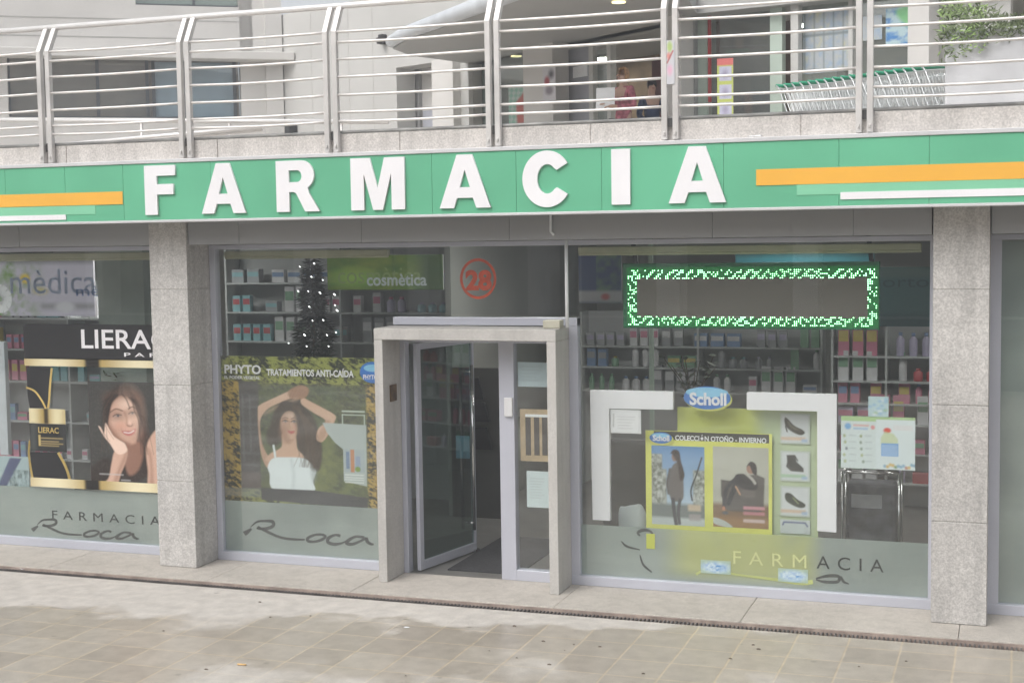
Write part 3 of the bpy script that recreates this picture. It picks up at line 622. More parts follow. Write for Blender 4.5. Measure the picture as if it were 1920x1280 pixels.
    for i in range(26):
        x = 200+i*2.9; q = [(218+i*1.6, 728+abs(i-10)*.8), (x-4+rs.uniform(-3, 3), 752+abs(i-9)*1.5), (x-8+rs.uniform(-5, 5)+(i > 14)*14, 790), (x-4+rs.uniform(-8, 8)+(i > 14)*14, 850)]
        if 3 < i < 19: q = [(218+i*1.6, 725), (214+i*2.2, 741)]
        p.line(q, 1.1, S(rs.choice([(96, 76, 66), (34, 28, 26), (78, 60, 52)])), .9, .55)
    p.mix((vnoise(p.X/1.3, p.Y/1.3, 3)-.5).clip(0, 1)*.10, S((230, 220, 210)))
    for i, (x, y, w) in enumerate(((184, 889, 46), (225, 899, 18))): p.rect(x, y, x+w, y+2.6, S((190, 190, 190)), 1, .6)
picture('portrait', (168, 716, 322, 906), VG-.0045, p_woman, post, step=1)

VG = -.016      # everything else is just inside the pane
# ---- middle window: leafy hair-care poster
post2 = thing('haircare_poster', 'leafy green and gold hair-care poster of a long-haired woman in a white top, middle window', 'poster', P(560, 948, .02))
def p_phyto(p):
    X, Y = p.X, p.Y; p.C[:] = S((70, 80, 56)); p.leaves(400, 640, 720, 960, 2, 0)
    k = np.clip(fbm(X/26, Y/30, 5)*1.5-.35, 0, 1)*(Y > 722)*(X > 484)*(X < 690); p.rect(486, 722, 690, 925, S((62, 70, 54)), 3, .8); p.mix(k*.6, S((92, 108, 76)))
    k = np.clip(fbm(X/22, Y/28, 15)*1.6-.5, 0, 1)*(Y > 810)*(X > 590)*(X < 690); p.mix(k*.8, S((140, 148, 78)))
    p.rect(400, 720, 690, 722, S((60, 66, 48)), 2)
    p.leaves(400, 716, 452, 960, 7, 1, 2); p.leaves(689, 716, 720, 960, 11, 1, 2)
    p.rect(452, 716, 489, 920, S((66, 64, 64)), 1)
    for y in (740, 762, 795, 810, 850, 872): p.rect(454, y, 488, y+5, S((98, 100, 102)), 1.5, .5)
    p.rect(456, 740, 460, 870, S((110, 112, 114)), 1, .4); p.rect(470, 740, 474, 850, S((110, 112, 114)), 1, .4); p.rect(452, 888, 489, 920, S((104, 92, 88)), 2, .6)
    W = S((226, 234, 236)); HR = S((60, 48, 38)); A = S((212, 176, 152)); AD = S((168, 128, 104))
    p.poly([(530, 752), (548, 742), (566, 748), (576, 762), (590, 778), (603, 812), (606, 850), (600, 878), (584, 880), (566, 870), (560, 830), (540, 812), (528, 830), (512, 838), (502, 822), (512, 790), (520, 765)], HR, 3)
    p.poly([(487, 772), (492, 760), (520, 746), (552, 732), (560, 742), (536, 752), (508, 766), (494, 782), (490, 800), (492, 830), (500, 850), (512, 868), (502, 878), (492, 856), (488, 820)], A, 1.3)
    p.poly([(488, 790), (494, 830), (505, 865), (500, 876), (490, 845)], AD, 2.5, .5)
    p.poly([(572, 744), (584, 750), (612, 764), (632, 776), (630, 788), (618, 812), (606, 826), (596, 820), (600, 802), (614, 786), (592, 772), (570, 756)], A, 1.3); p.poly([(614, 786), (622, 790), (608, 822), (598, 818)], AD, 2.5, .5)
    p.poly([(545, 736), (556, 726), (572, 722), (584, 728), (580, 742), (564, 748), (550, 746)], AD, 2); [p.line([(548+i*6, 744-i), (558+i*5, 724+i*2)], 1, S((110, 80, 64)), .8, .5) for i in range(5)]; p.line([(500, 776), (530, 760), (560, 748)], 5, S((214, 184, 162)), 4, .45); p.line([(590, 764), (614, 774), (624, 782)], 5, S((214, 184, 162)), 4, .45)
    p.poly([(533, 812), (556, 814), (560, 840), (572, 858), (530, 862), (500, 866), (508, 852), (530, 838)], A, 1.6); p.poly([(534, 814), (554, 818), (546, 832), (536, 828)], AD, 3, .7)
    p.poly([(514, 860), (545, 857), (572, 858), (586, 868), (594, 880), (588, 900), (586, 920), (514, 920), (506, 890), (503, 876)], W, 1.2, sm=True); p.line([(515, 836), (517, 850), (518, 862)], 4, W, 1, sm=False); p.rect(513, 905, 587, 919, W, 2)
    p.poly([(586, 868), (596, 880), (590, 905), (584, 890)], S((150, 160, 160)), 3, .5); p.line([(548, 862), (552, 890), (550, 915)], 4, S((176, 188, 190)), 4, .5)
    p.poly([(530, 782), (540, 772), (554, 772), (562, 786), (563, 802), (558, 816), (548, 823), (538, 818), (531, 804)], A, 2); p.rect(526, 768, 568, 780, S((110, 84, 68)), 6, .5); p.ell(537, 806, 9, 16, S((140, 102, 84)), 8, .5); p.ell(560, 808, 6, 14, S((146, 108, 88)), 6, .4)
    p.poly([(531, 784), (534, 806), (546, 822), (536, 818), (529, 800)], AD, 2.5, .6); p.ell(549, 778, 7, 4, S((216, 186, 166)), 3, .7); p.ell(556, 799, 3.5, 3.5, S((206, 150, 136)), 2.5, .6)
    for x in (538.5, 555): p.ell(x, 789.5, 6, 4, AD, 3.5, .6); p.ell(x, 790, 3.4, 1.4, S((190, 190, 192)), .9, .8); p.ell(x+.3, 790, 1.6, 1.5, S((60, 74, 88)), .9); p.line([(x-5, 790), (x, 787.3), (x+5, 789.5)], 1.6, S((44, 34, 30)), .7); p.line([(x-5, 785), (x, 782.8), (x+5, 784)], 1.5, S((80, 60, 48)), .8, .9)
    p.line([(547, 789), (546, 799), (549, 801)], 1.2, AD, .8, .9); p.poly([(542, 808), (546, 807), (549, 808), (553, 807), (556, 809), (549, 813)], S((188, 92, 96)), .8)
    p.poly([(528, 758), (545, 752), (562, 760), (566, 776), (562, 780), (552, 770), (540, 771), (531, 784), (524, 800), (520, 782)], HR, 1.6); p.line([(564, 780), (572, 820), (586, 850), (592, 872)], 14, HR, 5); p.line([(524, 790), (518, 815), (510, 830)], 9, HR, 4)
    rs = random.Random(9)
    for i in range(22): x = 566+rs.uniform(0, 34); p.line([(552+rs.uniform(0, 14), 760), (x-4, 800), (x+rs.uniform(-8, 8), 838), (x+rs.uniform(-14, 6), 874)], 1.1, S(rs.choice([(104, 82, 62), (30, 24, 20), (84, 66, 50)])), 1, .5)
    p.ell(536, 806, 7, 16, AD, 7, .4); p.mix((vnoise(p.X/1.2, p.Y/1.2, 5)-.4).clip(0, 1)*.10, S((230, 230, 220)))
    for i in range(7): p.line([(566+i*4, 780), (574+i*3.5, 820), (584+i*3, 868)], 1, S((96, 76, 58)), .8, .5)
    # product card
    p.poly([(608, 790), (688, 792), (687, 905), (677, 903), (645, 897), (645, 838), (630, 826), (616, 808)], S((180, 190, 188)), 1, sm=False)
    p.rect(647, 838, 684, 880, S((170, 182, 186)), 1); p.rect(650, 842, 656, 874, S((120, 140, 170)), 1); p.rect(658, 838, 665, 880, S((200, 140, 100)), 1); p.rect(667, 850, 676, 878, S((150, 165, 190)), 1); p.ell(671, 874, 5, 5, S((130, 160, 70)), 1)
    for y in (884, 889, 893, 898): p.rect(647, y, 682, y+1.8, S((225, 230, 226)), .6, .9)
    for x0, y0, x1, y1 in ((644, 766, 686, 769), (644, 773, 686, 775), (644, 773, 646, 792), (684, 773, 686, 792)): p.rect(x0, y0, x1, y1, S((200, 212, 200)), .6, .9)
    p.rect(400, 919, 489, 936, S((120, 128, 130)), 2, .6); p.poly([(489, 918), (590, 917), (688, 926), (688, 948), (640, 946), (489, 940)], S((70, 72, 74)), 1.2, sm=False)
    p.rect(400, 936, 489, 960, S((90, 88, 60)), 2, .3)
picture('printed_sheet', (416, 669, 712, 946), VG-.006, p_phyto, post2, step=1)
ptext('PHYTO', 421, 700, 489, 683, VG, WHITE, post2, bold=.03)
ptext('EL PODER VEGETAL', 421, 709.5, 488, 704, VG, WHITE, post2, bold=.02)
ptext('TRATAMIENTOS ANTI-CAÍDA', 500, 704, 663, 688, VG, WHITE, post2, bold=.03)
def oval(px0, px1, py0, py1, v, mat, parent, name, th=.004, F=FAC):
    u0, u1 = F.hit(px0, (py0+py1)/2, v)[0], F.hit(px1, (py0+py1)/2, v)[0]; z0, z1 = F.hit((px0+px1)/2, py1, v)[1], F.hit((px0+px1)/2, py0, v)[1]
    return MB().prism([((u0+u1)/2+(u1-u0)/2*math.cos(a*math.pi/20), (z0+z1)/2+(z1-z0)/2*math.sin(a*math.pi/20)) for a in range(40)], th, F, v).build(name, mat, parent)
def p_ball(p):
    p.C[:] = S((70, 120, 200)); p.ell(692, 690, 14, 8, S((170, 205, 235)), 5); p.rect(670, 706, 715, 722, S((40, 60, 170)), 3)
def badge(name, label, px0, px1, py0, py1, v, txt, tx, fn=None, tm=WHITE, slope=0):
    t = thing(name, label, 'badge', FAC.at(FAC.hit((px0+px1)/2, py1, v)[0], v, FAC.hit(px0, py1, v)[1]))
    oval(px0+2, px1+3, py0+2, py1+3, v-.005, YEL, t, 'yellow_rim'); oval(px0, px1, py0, py1, v, BLUE, t, 'disc'); oval(px0+4, px1-5, py0+2, (py0+py1)/2-1, v+.0012, LBLUE, t, 'highlight')
    ptext(txt, *tx, v+.0065, tm, t, bold=.035, slope=slope); return t

# red circled number
num = thing('number_sticker', 'red circled number 28 stuck high on the glass above the door', 'sticker', P(896, 557, .02))
cx, cz = FAC.hit(896.5, 522.5, VG); rr = (FAC.hit(930, 522, VG)[0]-FAC.hit(862, 522, VG)[0])/2
ring = lambda r: [(cx+r*math.cos(a*math.pi/24), cz+r*1.05*math.sin(a*math.pi/24)) for a in range(48)]
flat([ring(rr), ring(rr*.86)], .0015, VG, RED, 'ring', num)
ptext('28', 873, 545, 922, 506, VG, RED, num, bold=.045, name='numeral')

# film lettering: capitals and the handwritten name
def strokes(pts, v, mat, parent, name='script_lettering'):
    pts = smooth(pts, 6, False); g = MB(); L = []
    for i, (x, y, w) in enumerate(pts):
        a, b = pts[max(i-1, 0)], pts[min(i+1, len(pts)-1)]; d = math.hypot(b[0]-a[0], b[1]-a[1]) or 1; nx, ny = -(b[1]-a[1])/d*w/2, (b[0]-a[0])/d*w/2
        L.append((FAC.hit(x+nx, y+ny, v), FAC.hit(x-nx, y-ny, v)))
    for (a, b), (c, d) in zip(L, L[1:]): g.face([FAC.at(a[0], v, a[1]), FAC.at(c[0], v, c[1]), FAC.at(d[0], v, d[1]), FAC.at(b[0], v, b[1])])
    return g.build(name, mat, parent)
ROCA = [[(0, 23, 6), (6, 19, 5), (14, 13, 2.5)], [(12, 10, 1), (24, 0, 2.5), (38, -2, 3), (54, -1, 4), (56, 7, 4), (46, 12, 4), (30, 13, 3), (24, 11, 2.5)], [(26, 9, 2.5), (45, 19, 3.5), (68, 29, 3), (90, 33, 3), (117, 34, 2)],
        [(150, 24, 3), (136, 25, 3), (123, 31, 3.5), (124, 37, 3.5), (136, 38, 3), (150, 34, 3.5), (157, 28, 3), (150, 24, 3)], [(186, 27, 3.5), (176, 25, 3), (163, 31, 4), (162, 39, 4), (174, 43, 4), (188, 41, 2.5), (198, 36, 1.5)],
        [(232, 30, 3.5), (216, 28, 3), (202, 35, 4), (198, 41, 4), (208, 43, 3.5), (222, 38, 3), (236, 31, 3)], [(236, 30, 4), (238, 38, 4), (246, 43, 3), (250, 42, 2)]]
def roca(ox, oy, s, parent, mat=GREYT, sl=0, v=-.009):
    for st in ROCA: strokes([(ox+x*s, oy+y*s+x*s*sl, w*s*1.6) for x, y, w in st], v, mat, parent)
VF = -.009
l1 = thing('window_lettering', 'dark FARMACIA capitals over the handwritten name Roca on the frosted band left of the pillar', 'lettering', P(190, 1005, .01))
ptext('FARMACIA', 98, 972, 300, 956, VF, GREYT, l1, spacing=1.7, name='capitals')
roca(60, 975, .80, l1)
l2 = thing('window_lettering', 'dark handwritten name Roca alone on the middle window frosted band beside the portal', 'lettering', P(580, 1020, .01))
roca(458, 978, .97, l2)
l3 = thing('window_lettering', 'partly yellow partly dark FARMACIA capitals on the right window frosted band', 'lettering', P(1500, 1095, .01))
YT = nmat('yellow_film_letters', (.66, .68, .34), .5)
ptext('FARM', 1375, 1056, 1512, 1032, VF, YT, l3, spacing=1.7, name='yellow_capitals')
ptext('ACIA', 1531, 1065, 1657, 1041, VF, GREYT, l3, spacing=1.7, name='capitals')
for st in ([(1200, 1004, 3), (1196, 998, 5), (1206, 993, 6), (1220, 996, 4), (1227, 1008, 2)], [(1165, 1014, 2), (1176, 1024, 4), (1200, 1030, 2)], [(1200, 1040, 2), (1206, 1058, 4), (1222, 1072, 3)], [(1530, 1084, 3), (1552, 1079, 6), (1572, 1080, 6), (1570, 1090, 6), (1545, 1090, 5), (1530, 1086, 2)], [(1576, 1080, 5), (1582, 1090, 5), (1592, 1094, 2)]):
    strokes(st, VF, GREYT, l3)

# ---- right window display
vD = -.10
foam = nmat('white_foam_board', (.92, .91, .94), .5, noise=(1.5, .03, 2))
def Lsh(pts, label):
    o = MB().prism([FAC.hit(x, y, -.04) for x, y in pts], .045, v=-.085).build('foam_bracket', foam, bevel=.002); tag(o, label, 'display board', 'white angle boards in the right window'); return o
Lsh([(1106, 731), (1262, 734), (1262, 768), (1142, 766), (1144, 976), (1111, 974)], 'white L-shaped board in the window corner nearest the door, long leg down on its left')
Lsh([(1400, 735), (1569, 739), (1568, 998), (1532, 995), (1532, 771), (1400, 768)], 'white inverted L-shaped board beside the shoe pictures, leg down on its right')
def lines(p, x0, y0, x1, y1, n, col=(150, 150, 155), op=.7, seed=0):
    rs = random.Random(seed)
    for i in range(n):
        y = y0+(y1-y0)*i/max(1, n-1); p.rect(x0, y, x0+(x1-x0)*rs.uniform(.55, 1), y+1.6, S(col), .7, op)
def p_sheet(p): p.C[:] = S((226, 226, 228)); p.rect(1148, 772, 1197, 810, S((236, 236, 238)), .5); lines(p, 1158, 780, 1194, 802, 5, op=.35); p.line([(1151, 776), (1150, 800)], 2, S((150, 150, 150)), 1, .7)
tag(picture('notice', (1145, 768, 1202, 812), -.035, p_sheet, mat=PRINTM), 'small white notice tucked in the corner of the white angle board', 'notice')
def p_card(p):
    p.C[:] = S((196, 204, 118)); p.rect(1425, 760, 1540, 1100, S((190, 204, 170)), 14); p.rect(1290, 770, 1400, 800, S((190, 196, 90)), 12, .6)
tag(picture('display_card', (1271, 766, 1534, 1062), -.19, p_card, step=4), 'large yellow-green display card standing behind the shoe poster', 'display card')
sp = thing('shoe_poster', 'yellow-framed poster with two photos, a walking figure and a person in an armchair', 'poster', P(1330, 992, .16))
quad(1212, 806, 1448, 992, 'frame', YEL, sp, -.16, .006)
def p_head(p): p.C[:] = S((62, 62, 56))
picture('header_strip', (1226, 811, 1442, 827), -.153, p_head, sp, step=6, thick=.001)
ptext('COLECCIÓN OTOÑO - INVIERNO', 1266, 825, 1437, 813, -.1515, PAPER, sp, bold=.03)
def p_walk(p):
    X, Y = p.X, p.Y; t = np.clip((Y-834)/130, 0, 1)[:, None]; p.C = np.array(S((104, 150, 200)))*(1-t)+np.array(S((196, 214, 226)))*t
    for x0, x1, y0, sd in ((1220, 1242, 852, 1), (1222, 1250, 880, 2), (1300, 1322, 880, 3)):
        k = np.clip(fbm(X/5, Y/6, sd)*2-.5, 0, 1); m = np.clip(.5+(X-x0)/3, 0, 1)*np.clip(.5+(x1-X)/3, 0, 1)*np.clip(.5+(Y-y0)/4, 0, 1); p.mix(m, S((120, 124, 112))); p.mix(m*k, S((206, 210, 206)))
    p.line([(1316, 856), (1306, 888), (1296, 916), (1298, 936)], 3, S((50, 56, 60)), 1)
    p.rect(1216, 944, 1326, 975, S((120, 128, 126)), 4); p.rect(1216, 970, 1326, 990, S((196, 204, 204)), 3)
    p.poly([(1262, 872), (1272, 866), (1280, 876), (1282, 905), (1280, 936), (1260, 938), (1254, 915), (1256, 890)], S((112, 106, 104)), 1.5); p.ell(1266, 856, 6, 9, S((140, 112, 98)), 1.5); p.poly([(1258, 850), (1264, 843), (1274, 846), (1278, 866), (1284, 890), (1276, 900), (1271, 870), (1262, 852)], S((62, 50, 44)), 1.5)
    p.line([(1257, 880), (1252, 905), (1254, 925)], 5, S((96, 90, 88)), 1.5); p.line([(1262, 936), (1264, 958), (1268, 982)], 7, S((66, 66, 70)), 1.2); p.line([(1275, 936), (1272, 960), (1274, 980)], 6, S((74, 74, 78)), 1.2)
    p.rect(1290, 944, 1314, 956, S((206, 186, 160)), 2, .9); p.rect(1292, 962, 1314, 974, S((170, 160, 160)), 2, .8)
picture('photo', (1222, 836, 1321, 984), -.153, p_walk, sp, step=1, thick=.001)
def p_chair(p):
    p.C[:] = S((186, 186, 174)); p.ell(1370, 870, 60, 50, S((200, 200, 190)), 20, .6); p.rect(1330, 944, 1450, 1000, S((130, 104, 78)), 5); p.rect(1330, 970, 1450, 1000, S((176, 136, 96)), 6, .7)
    CH = S((92, 88, 84)); p.poly([(1352, 900), (1378, 902), (1384, 890), (1420, 888), (1434, 894), (1432, 950), (1424, 960), (1364, 958), (1352, 930)], CH, 1.6, sm=False); p.rect(1390, 916, 1416, 932, S((112, 106, 102)), 3)
    p.poly([(1380, 890), (1400, 888), (1420, 900), (1418, 916), (1396, 916), (1380, 906)], S((50, 48, 50)), 1.6); p.line([(1385, 895), (1376, 918), (1366, 944)], 9, S((52, 52, 56)), 1.2); p.line([(1382, 896), (1362, 918), (1358, 952)], 8, S((60, 60, 64)), 1.2)
    p.ell(1408, 878, 8, 9, S((170, 132, 114)), 1.2); p.poly([(1400, 874), (1408, 864), (1418, 870), (1419, 888), (1412, 886), (1406, 872)], S((44, 36, 34)), 1.2); p.line([(1398, 886), (1410, 896), (1416, 904)], 5, S((190, 186, 180)), 1.5); p.line([(1380, 912), (1388, 926)], 3, S((200, 160, 130)), 1)
    p.ell(1360, 962, 6, 3, S((90, 96, 104)), 1); p.ell(1357, 954, 3, 4, S((190, 130, 100)), 1)
    for y, c in ((948, (214, 150, 160)), (958, (206, 140, 150)), (972, (220, 200, 200))): p.rect(1394, y, 1434, y+6, S(c), 1.5, .85)
    p.poly([(1338, 972), (1360, 978), (1374, 990), (1340, 984)], S((200, 206, 204)), 1)
picture('photo', (1337, 838, 1441, 989), -.153, p_chair, sp, step=1, thick=.001)
badge('logo_badge', 'large blue oval Scholl badge hanging between the two white angle boards', 1282, 1370, 724, 767, -.03, 'Scholl', (1293, 759, 1362, 735))
badge('logo_badge', 'small blue oval Scholl badge at the corner of the yellow-framed poster', 1218, 1260, 810, 831, -.14, 'Scholl', (1224, 826, 1255, 815))
b = thing('logo_badge', 'round blue badge half hidden by the portal, right edge of the hair-care poster', 'badge', P(692, 722, .01))
oval(675, 722, 678, 718, VG+.003, BLUE, b, 'disc', .003); oval(682, 718, 683, 697, VG+.0065, LBLUE, b, 'highlight', .001); ptext('PHYTO', 681, 711, 708, 702, VG+.008, WHITE, b, bold=.02)
# shoe pictures
def shoe_pic(y, kind, label):
    x0, x1 = 1463, 1519
    def f(p):
        p.C[:] = S((196, 206, 196)); p.rect(x0+3, y+3, x1-3, y+54, S((214, 218, 220)), 2); p.rect(x0+1, y+44, x1-8, y+50, S((222, 190, 160) if kind != 1 else (170, 206, 170)), 1.5, .8); p.rect(x1-16, y+47, x1-5, y+53, S((160, 190, 220)), 1.5, .8)
        K = S((60, 60, 52)); q = lambda pts: [(x0+a, y+b) for a, b in pts]
        if kind == 0: p.poly(q([(9, 8), (14, 10), (26, 22), (42, 30), (46, 36), (38, 40), (24, 35), (12, 26), (8, 16)]), K, 1.2); p.poly(q([(14, 14), (24, 24), (36, 30), (26, 30), (16, 22)]), S((120, 116, 100)), 1.5, .8); p.line(q([(10, 24), (13, 34)]), 2.5, K)
        elif kind == 1: p.poly(q([(12, 8), (28, 7), (31, 20), (44, 32), (44, 39), (20, 38), (11, 30), (13, 20)]), S((74, 74, 72)), 1.2, sm=False); p.line(q([(28, 10), (33, 18)]), 2, K)
        else: p.poly(q([(10, 14), (20, 14), (32, 24), (46, 32), (46, 38), (36, 40), (20, 34), (10, 26)]), S((70, 74, 66)), 1.2); p.line(q([(24, 22), (34, 32)]), 2, S((150, 160, 120)))
    tag(picture('shoe_picture', (x0, y, x1, y+57), -.178, f, step=1), label, 'picture', 'shoe pictures on the green card')
shoe_pic(775, 0, 'picture of a dark ballerina court shoe, top of the shoe column'); shoe_pic(845, 1, 'picture of a dark ankle boot, middle of the shoe column'); shoe_pic(911, 2, 'picture of a dark laced shoe, below the ankle boot picture')
def p_sand(p): p.C[:] = S((206, 214, 214)); p.line([(1468, 984), (1470, 979), (1510, 979), (1514, 985)], 3, S((110, 120, 160)), 1, sm=False)
tag(picture('shoe_picture', (1463, 974, 1519, 1000), -.178, p_sand, step=1.5), 'lowest shoe picture, mostly hidden by the frosted band', 'picture', 'shoe pictures on the green card')
# blue drops printed low on the display behind the frosted film
for k, (x, y, lab) in enumerate(((1342, 1063, 'blue and white oval sticker seen low through the frosted film, nearer the door'), (1487, 1079, 'blue and white oval sticker seen low through the frosted film, nearer the pillar'))):
    def f(p, x=x, y=y):
        p.C[:] = S((176, 196, 176)); p.ell(x, y, 26, 10, S((206, 222, 232)), 3); k = np.clip(fbm(p.X/5, p.Y/4, x)*2.4-.9, 0, 1); p.mix(k*np.clip(1.3-np.hypot((p.X-x)/27, (p.Y-y)/11), 0, 1), S((60, 140, 205)))
    tag(picture('oval_sticker', (x-28, y-13, x+28, y+12), -.0085+.001, f, step=1), lab, 'sticker')
for st in ([(1305, 1076, 5), (1320, 1069, 4), (1345, 1070, 2), (1385, 1077, 4), (1440, 1084, 5), (1500, 1092, 8), (1524, 1090, 8)],):
    tag(strokes(st, -.0082, nmat('yellow_film_curve', (.58, .62, .20), .5), None, 'film_curve'), 'thin yellow curved line low on the frosted band under the shoe poster', 'sticker')
def p_yfade(p): p.C[:] = S((190, 196, 90))
tag(picture('yellow_tab', (1212, 1000, 1228, 1028), -.0082, p_yfade, step=6), 'small yellow tab on the frosted band below the poster frame corner', 'sticker')
# notices at the right
def p_not(p):
    p.C[:] = S((214, 224, 224)); p.rect(1570, 780, 1720, 790, S((176, 206, 150)), 1); p.rect(1643, 786, 1720, 882, S((220, 230, 232)), .6)
    p.ell(1590, 800, 6, 6, S((120, 170, 215)), 2); p.rect(1600, 796, 1630, 800, S((226, 180, 176)), 1, .8); p.rect(1600, 802, 1628, 806, S((160, 190, 220)), 1, .8); p.ell(1637, 801, 4, 4, S((226, 160, 160)), 1)
    rs = random.Random(3)
    for i in range(5):
        for j in range(2): p.ell(1585+j*32+rs.uniform(-3, 3), 818+i*12, 2.6, 3, S(rs.choice([(130, 150, 130), (110, 120, 130), (170, 180, 120)])), 1, .8); p.rect(1592+j*30, 816+i*12, 1606+j*30, 818+i*12, S((176, 186, 190)), .8, .6)
    p.ell(1664, 806, 7, 5, S((220, 80, 60)), 1.5); p.poly([(1652, 820), (1660, 808), (1676, 812), (1684, 822), (1684, 832), (1652, 832)], S((206, 216, 170)), 1.5, .8, sm=False); k = np.clip(fbm(p.X/3, p.Y/3, 3)*2, 0, 1)
    p.rect(1653, 830, 1685, 854, S((120, 170, 225)), 1); p.mix(k*(p.X > 1654)*(p.X < 1684)*(p.Y > 832)*(p.Y < 853)*.5, S((190, 210, 230)))
    for i in range(5): p.rect(1675, 796+i*2, 1712, 797+i*2, S((230, 170, 165)), .8, .3)
    for i in range(12): p.ell(1660+i*5, 872+rs.uniform(-3, 3), 3, 3, S(rs.choice([(220, 180, 70), (190, 110, 80), (120, 160, 90), (120, 170, 200)])), 1.4, .8)
tag(picture('notice', (1577, 781, 1716, 879), VG, p_not, step=1, mat=PRINTM), 'wide white double notice with a green top edge and a blue and red drawing', 'notice')
def p_not2(p):
    p.C[:] = S((190, 212, 216)); rs = random.Random(5)
    for i in range(16): p.ell(rs.uniform(1630, 1662), rs.uniform(748, 778), 4, 2.5, S(rs.choice([(150, 190, 220), (170, 200, 150), (225, 232, 235)])), 1.5, .8)
tag(picture('notice', (1628, 743, 1666, 781), VG+.004, p_not2, step=1, mat=PRINTM), 'small square pale blue notice taped above the wide double notice', 'notice')
# notices in the sidelight
def p_s1(p): p.C[:] = S((206, 220, 226)); lines(p, 978, 686, 1020, 712, 5, op=.25)
tag(picture('notice', (971, 679, 1029, 725), VG, p_s1, mat=PRINTM), 'pale blue landscape sheet at the top of the narrow glass right of the door', 'notice')
def p_s2(p): p.C[:] = S((206, 218, 220)); lines(p, 994, 896, 1024, 932, 8, op=.4)
tag(picture('notice', (988, 883, 1032, 951), VG, p_s2, mat=PRINTM), 'white portrait sheet at the bottom of the narrow glass right of the door', 'notice')
ch = thing('card_holder', 'pale wooden frame with three dark slots hung on the narrow glass beside the door', 'card holder', P(1003, 863, .03))
quad(977, 766, 1033, 863, 'frame', WOOD, ch, -.03, .012)
for x in (986, 1002, 1017): quad(x, 782, x+10, 853, 'slot', nmat('dark_slot', (.07, .06, .055), .5), ch, -.0175, .002)
quad(985, 776, 1028, 781, 'label_strip', PAPER, ch, -.0175, .003)

# ================================================================== LED SIGN
VL = -.17
led = thing('led_sign', 'wide hanging led sign with a border of glowing green dots around a blank brown panel', 'sign', P(1410, 612, .2))
quad(1172, 494, 1650, 614, 'housing', nmat('led_housing_green', (.02, .16, .07), .5, noise=(2, .3, 2)), led, VL-.06, .058)
u0, zb0 = FAC.hit(1195, 595, VL); u1 = FAC.hit(1627, 595, VL)[0]; zt0 = FAC.hit(1195, 521, VL)[1]
MB().fbox(FAC, u0, u1, VL-.003, VL+.0015, zb0, zt0).build('screen', nmat('led_screen_brown', (.22, .19, .17), .6, noise=(1.2, .1, 4)), led)
U0, ZA = FAC.hit(1179, 608, VL); U1 = FAC.hit(1643, 608, VL)[0]; ZB2 = FAC.hit(1179, 505, VL)[1]
g = MB(); pit = (U1-U0)/126; nx, nz_ = 126, int((ZB2-ZA)/pit); rs = random.Random(4); pr = {}
for j in range(nz_+1):
    for i in range(nx+1):
        ed = min(i, nx-i, j, nz_-j)
        if ed > 4: continue
        d = i+j if (i < 5 or i > nx-5) else i-j
        if (d//1 % 5 in (0, 1) and rs.random() < .72) or rs.random() < .22:
            u, z = U0+i*pit, ZA+j*pit; r = pit*.25
            g.face([FAC.at(u+r*math.cos(a*math.pi/3), VL+.002, z+r*math.sin(a*math.pi/3)) for a in range(6)])
tag(g.build('led_dot', emat('led_green_light', (.34, 1, .44), 9), led), kind='stuff')
g = MB(); c = [(U0-pit, ZA-pit, U1+pit, ZA+5*pit), (U0-pit, ZB2-5*pit, U1+pit, ZB2+pit), (U0-pit, ZA+5*pit, U0+5*pit, ZB2-5*pit), (U1-5*pit, ZA+5*pit, U1+pit, ZB2-5*pit)]
for a, b_, c_, d in c: g.fbox(FAC, a, c_, VL-.002, VL+.0006, b_, d)
g.build('lit_border', emat('led_border_glow', (.02, .34, .08), .16), led)
g = MB()
for x in (1186, 1628):
    t = P(x-8, 450, .2); bb = P(x+8, 500, .2); g.hexa([(bb.x-.02, .19, bb.z), (bb.x+.02, .19, bb.z), (bb.x+.02, .21, bb.z), (bb.x-.02, .21, bb.z), (t.x-.02, .19, 3.39), (t.x+.02, .19, 3.39), (t.x+.02, .21, 3.39), (t.x-.02, .21, 3.39)])
g.build('hanger', BLACK, led)

# ================================================================== INTERIOR
def p_med(p):
    X, Y = p.X, p.Y; p.C[:] = S((196, 192, 206)); k = np.clip(fbm(X/14, Y/14, 4)*2.2-.7, 0, 1)*np.clip((95-X)/60, 0, 1); p.mix(k, S((112, 150, 70)))
    p.ell(52, 522, 9, 9, S((216, 190, 70)), 3); p.ell(80, 545, 12, 6, S((200, 190, 90)), 4, .8); p.rect(0, 480, 180, 494, S((110, 108, 112)), 5, .8); p.rect(80, 568, 180, 579, S((130, 130, 132)), 4, .7); p.ell(125, 575, 18, 10, S((206, 206, 212)), 3)
sg = thing('hanging_sign', 'pale lavender medical sign board with green leaves and blue lettering high in the left window', 'sign', P(90, 600, 1.5))
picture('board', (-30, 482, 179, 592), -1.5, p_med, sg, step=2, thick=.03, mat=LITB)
ptext('mèdica', 20, 551, 180, 505, -1.468, nmat('sign_blue_lettering', (.50, .60, .84), .5), sg, name='lettering')
ptext('mèd', 143, 555, 205, 535, -1.462, nmat('sign_deep_blue_lettering', (.22, .34, .66), .5), sg, name='lettering')
def p_cos(p):
    X, Y = p.X, p.Y; p.C[:] = S((84, 118, 52)); k = np.clip(1-np.hypot((X-665)/60, (Y-520)/26), 0, 1); p.mix(k, S((150, 190, 80))); k = np.clip(fbm(X/30, Y/14, 6)*1.6-.4, 0, 1); p.mix(k*.35, S((170, 170, 70))); p.rect(790, 470, 850, 560, S((62, 84, 56)), 12, .8)
sg = thing('hanging_sign', 'green cosmetics sign board with pale lettering high behind the middle window', 'sign', P(725, 545, 2.2))
picture('board', (616, 478, 832, 543), -2.2, p_cos, sg, step=2, thick=.03, mat=LITB)
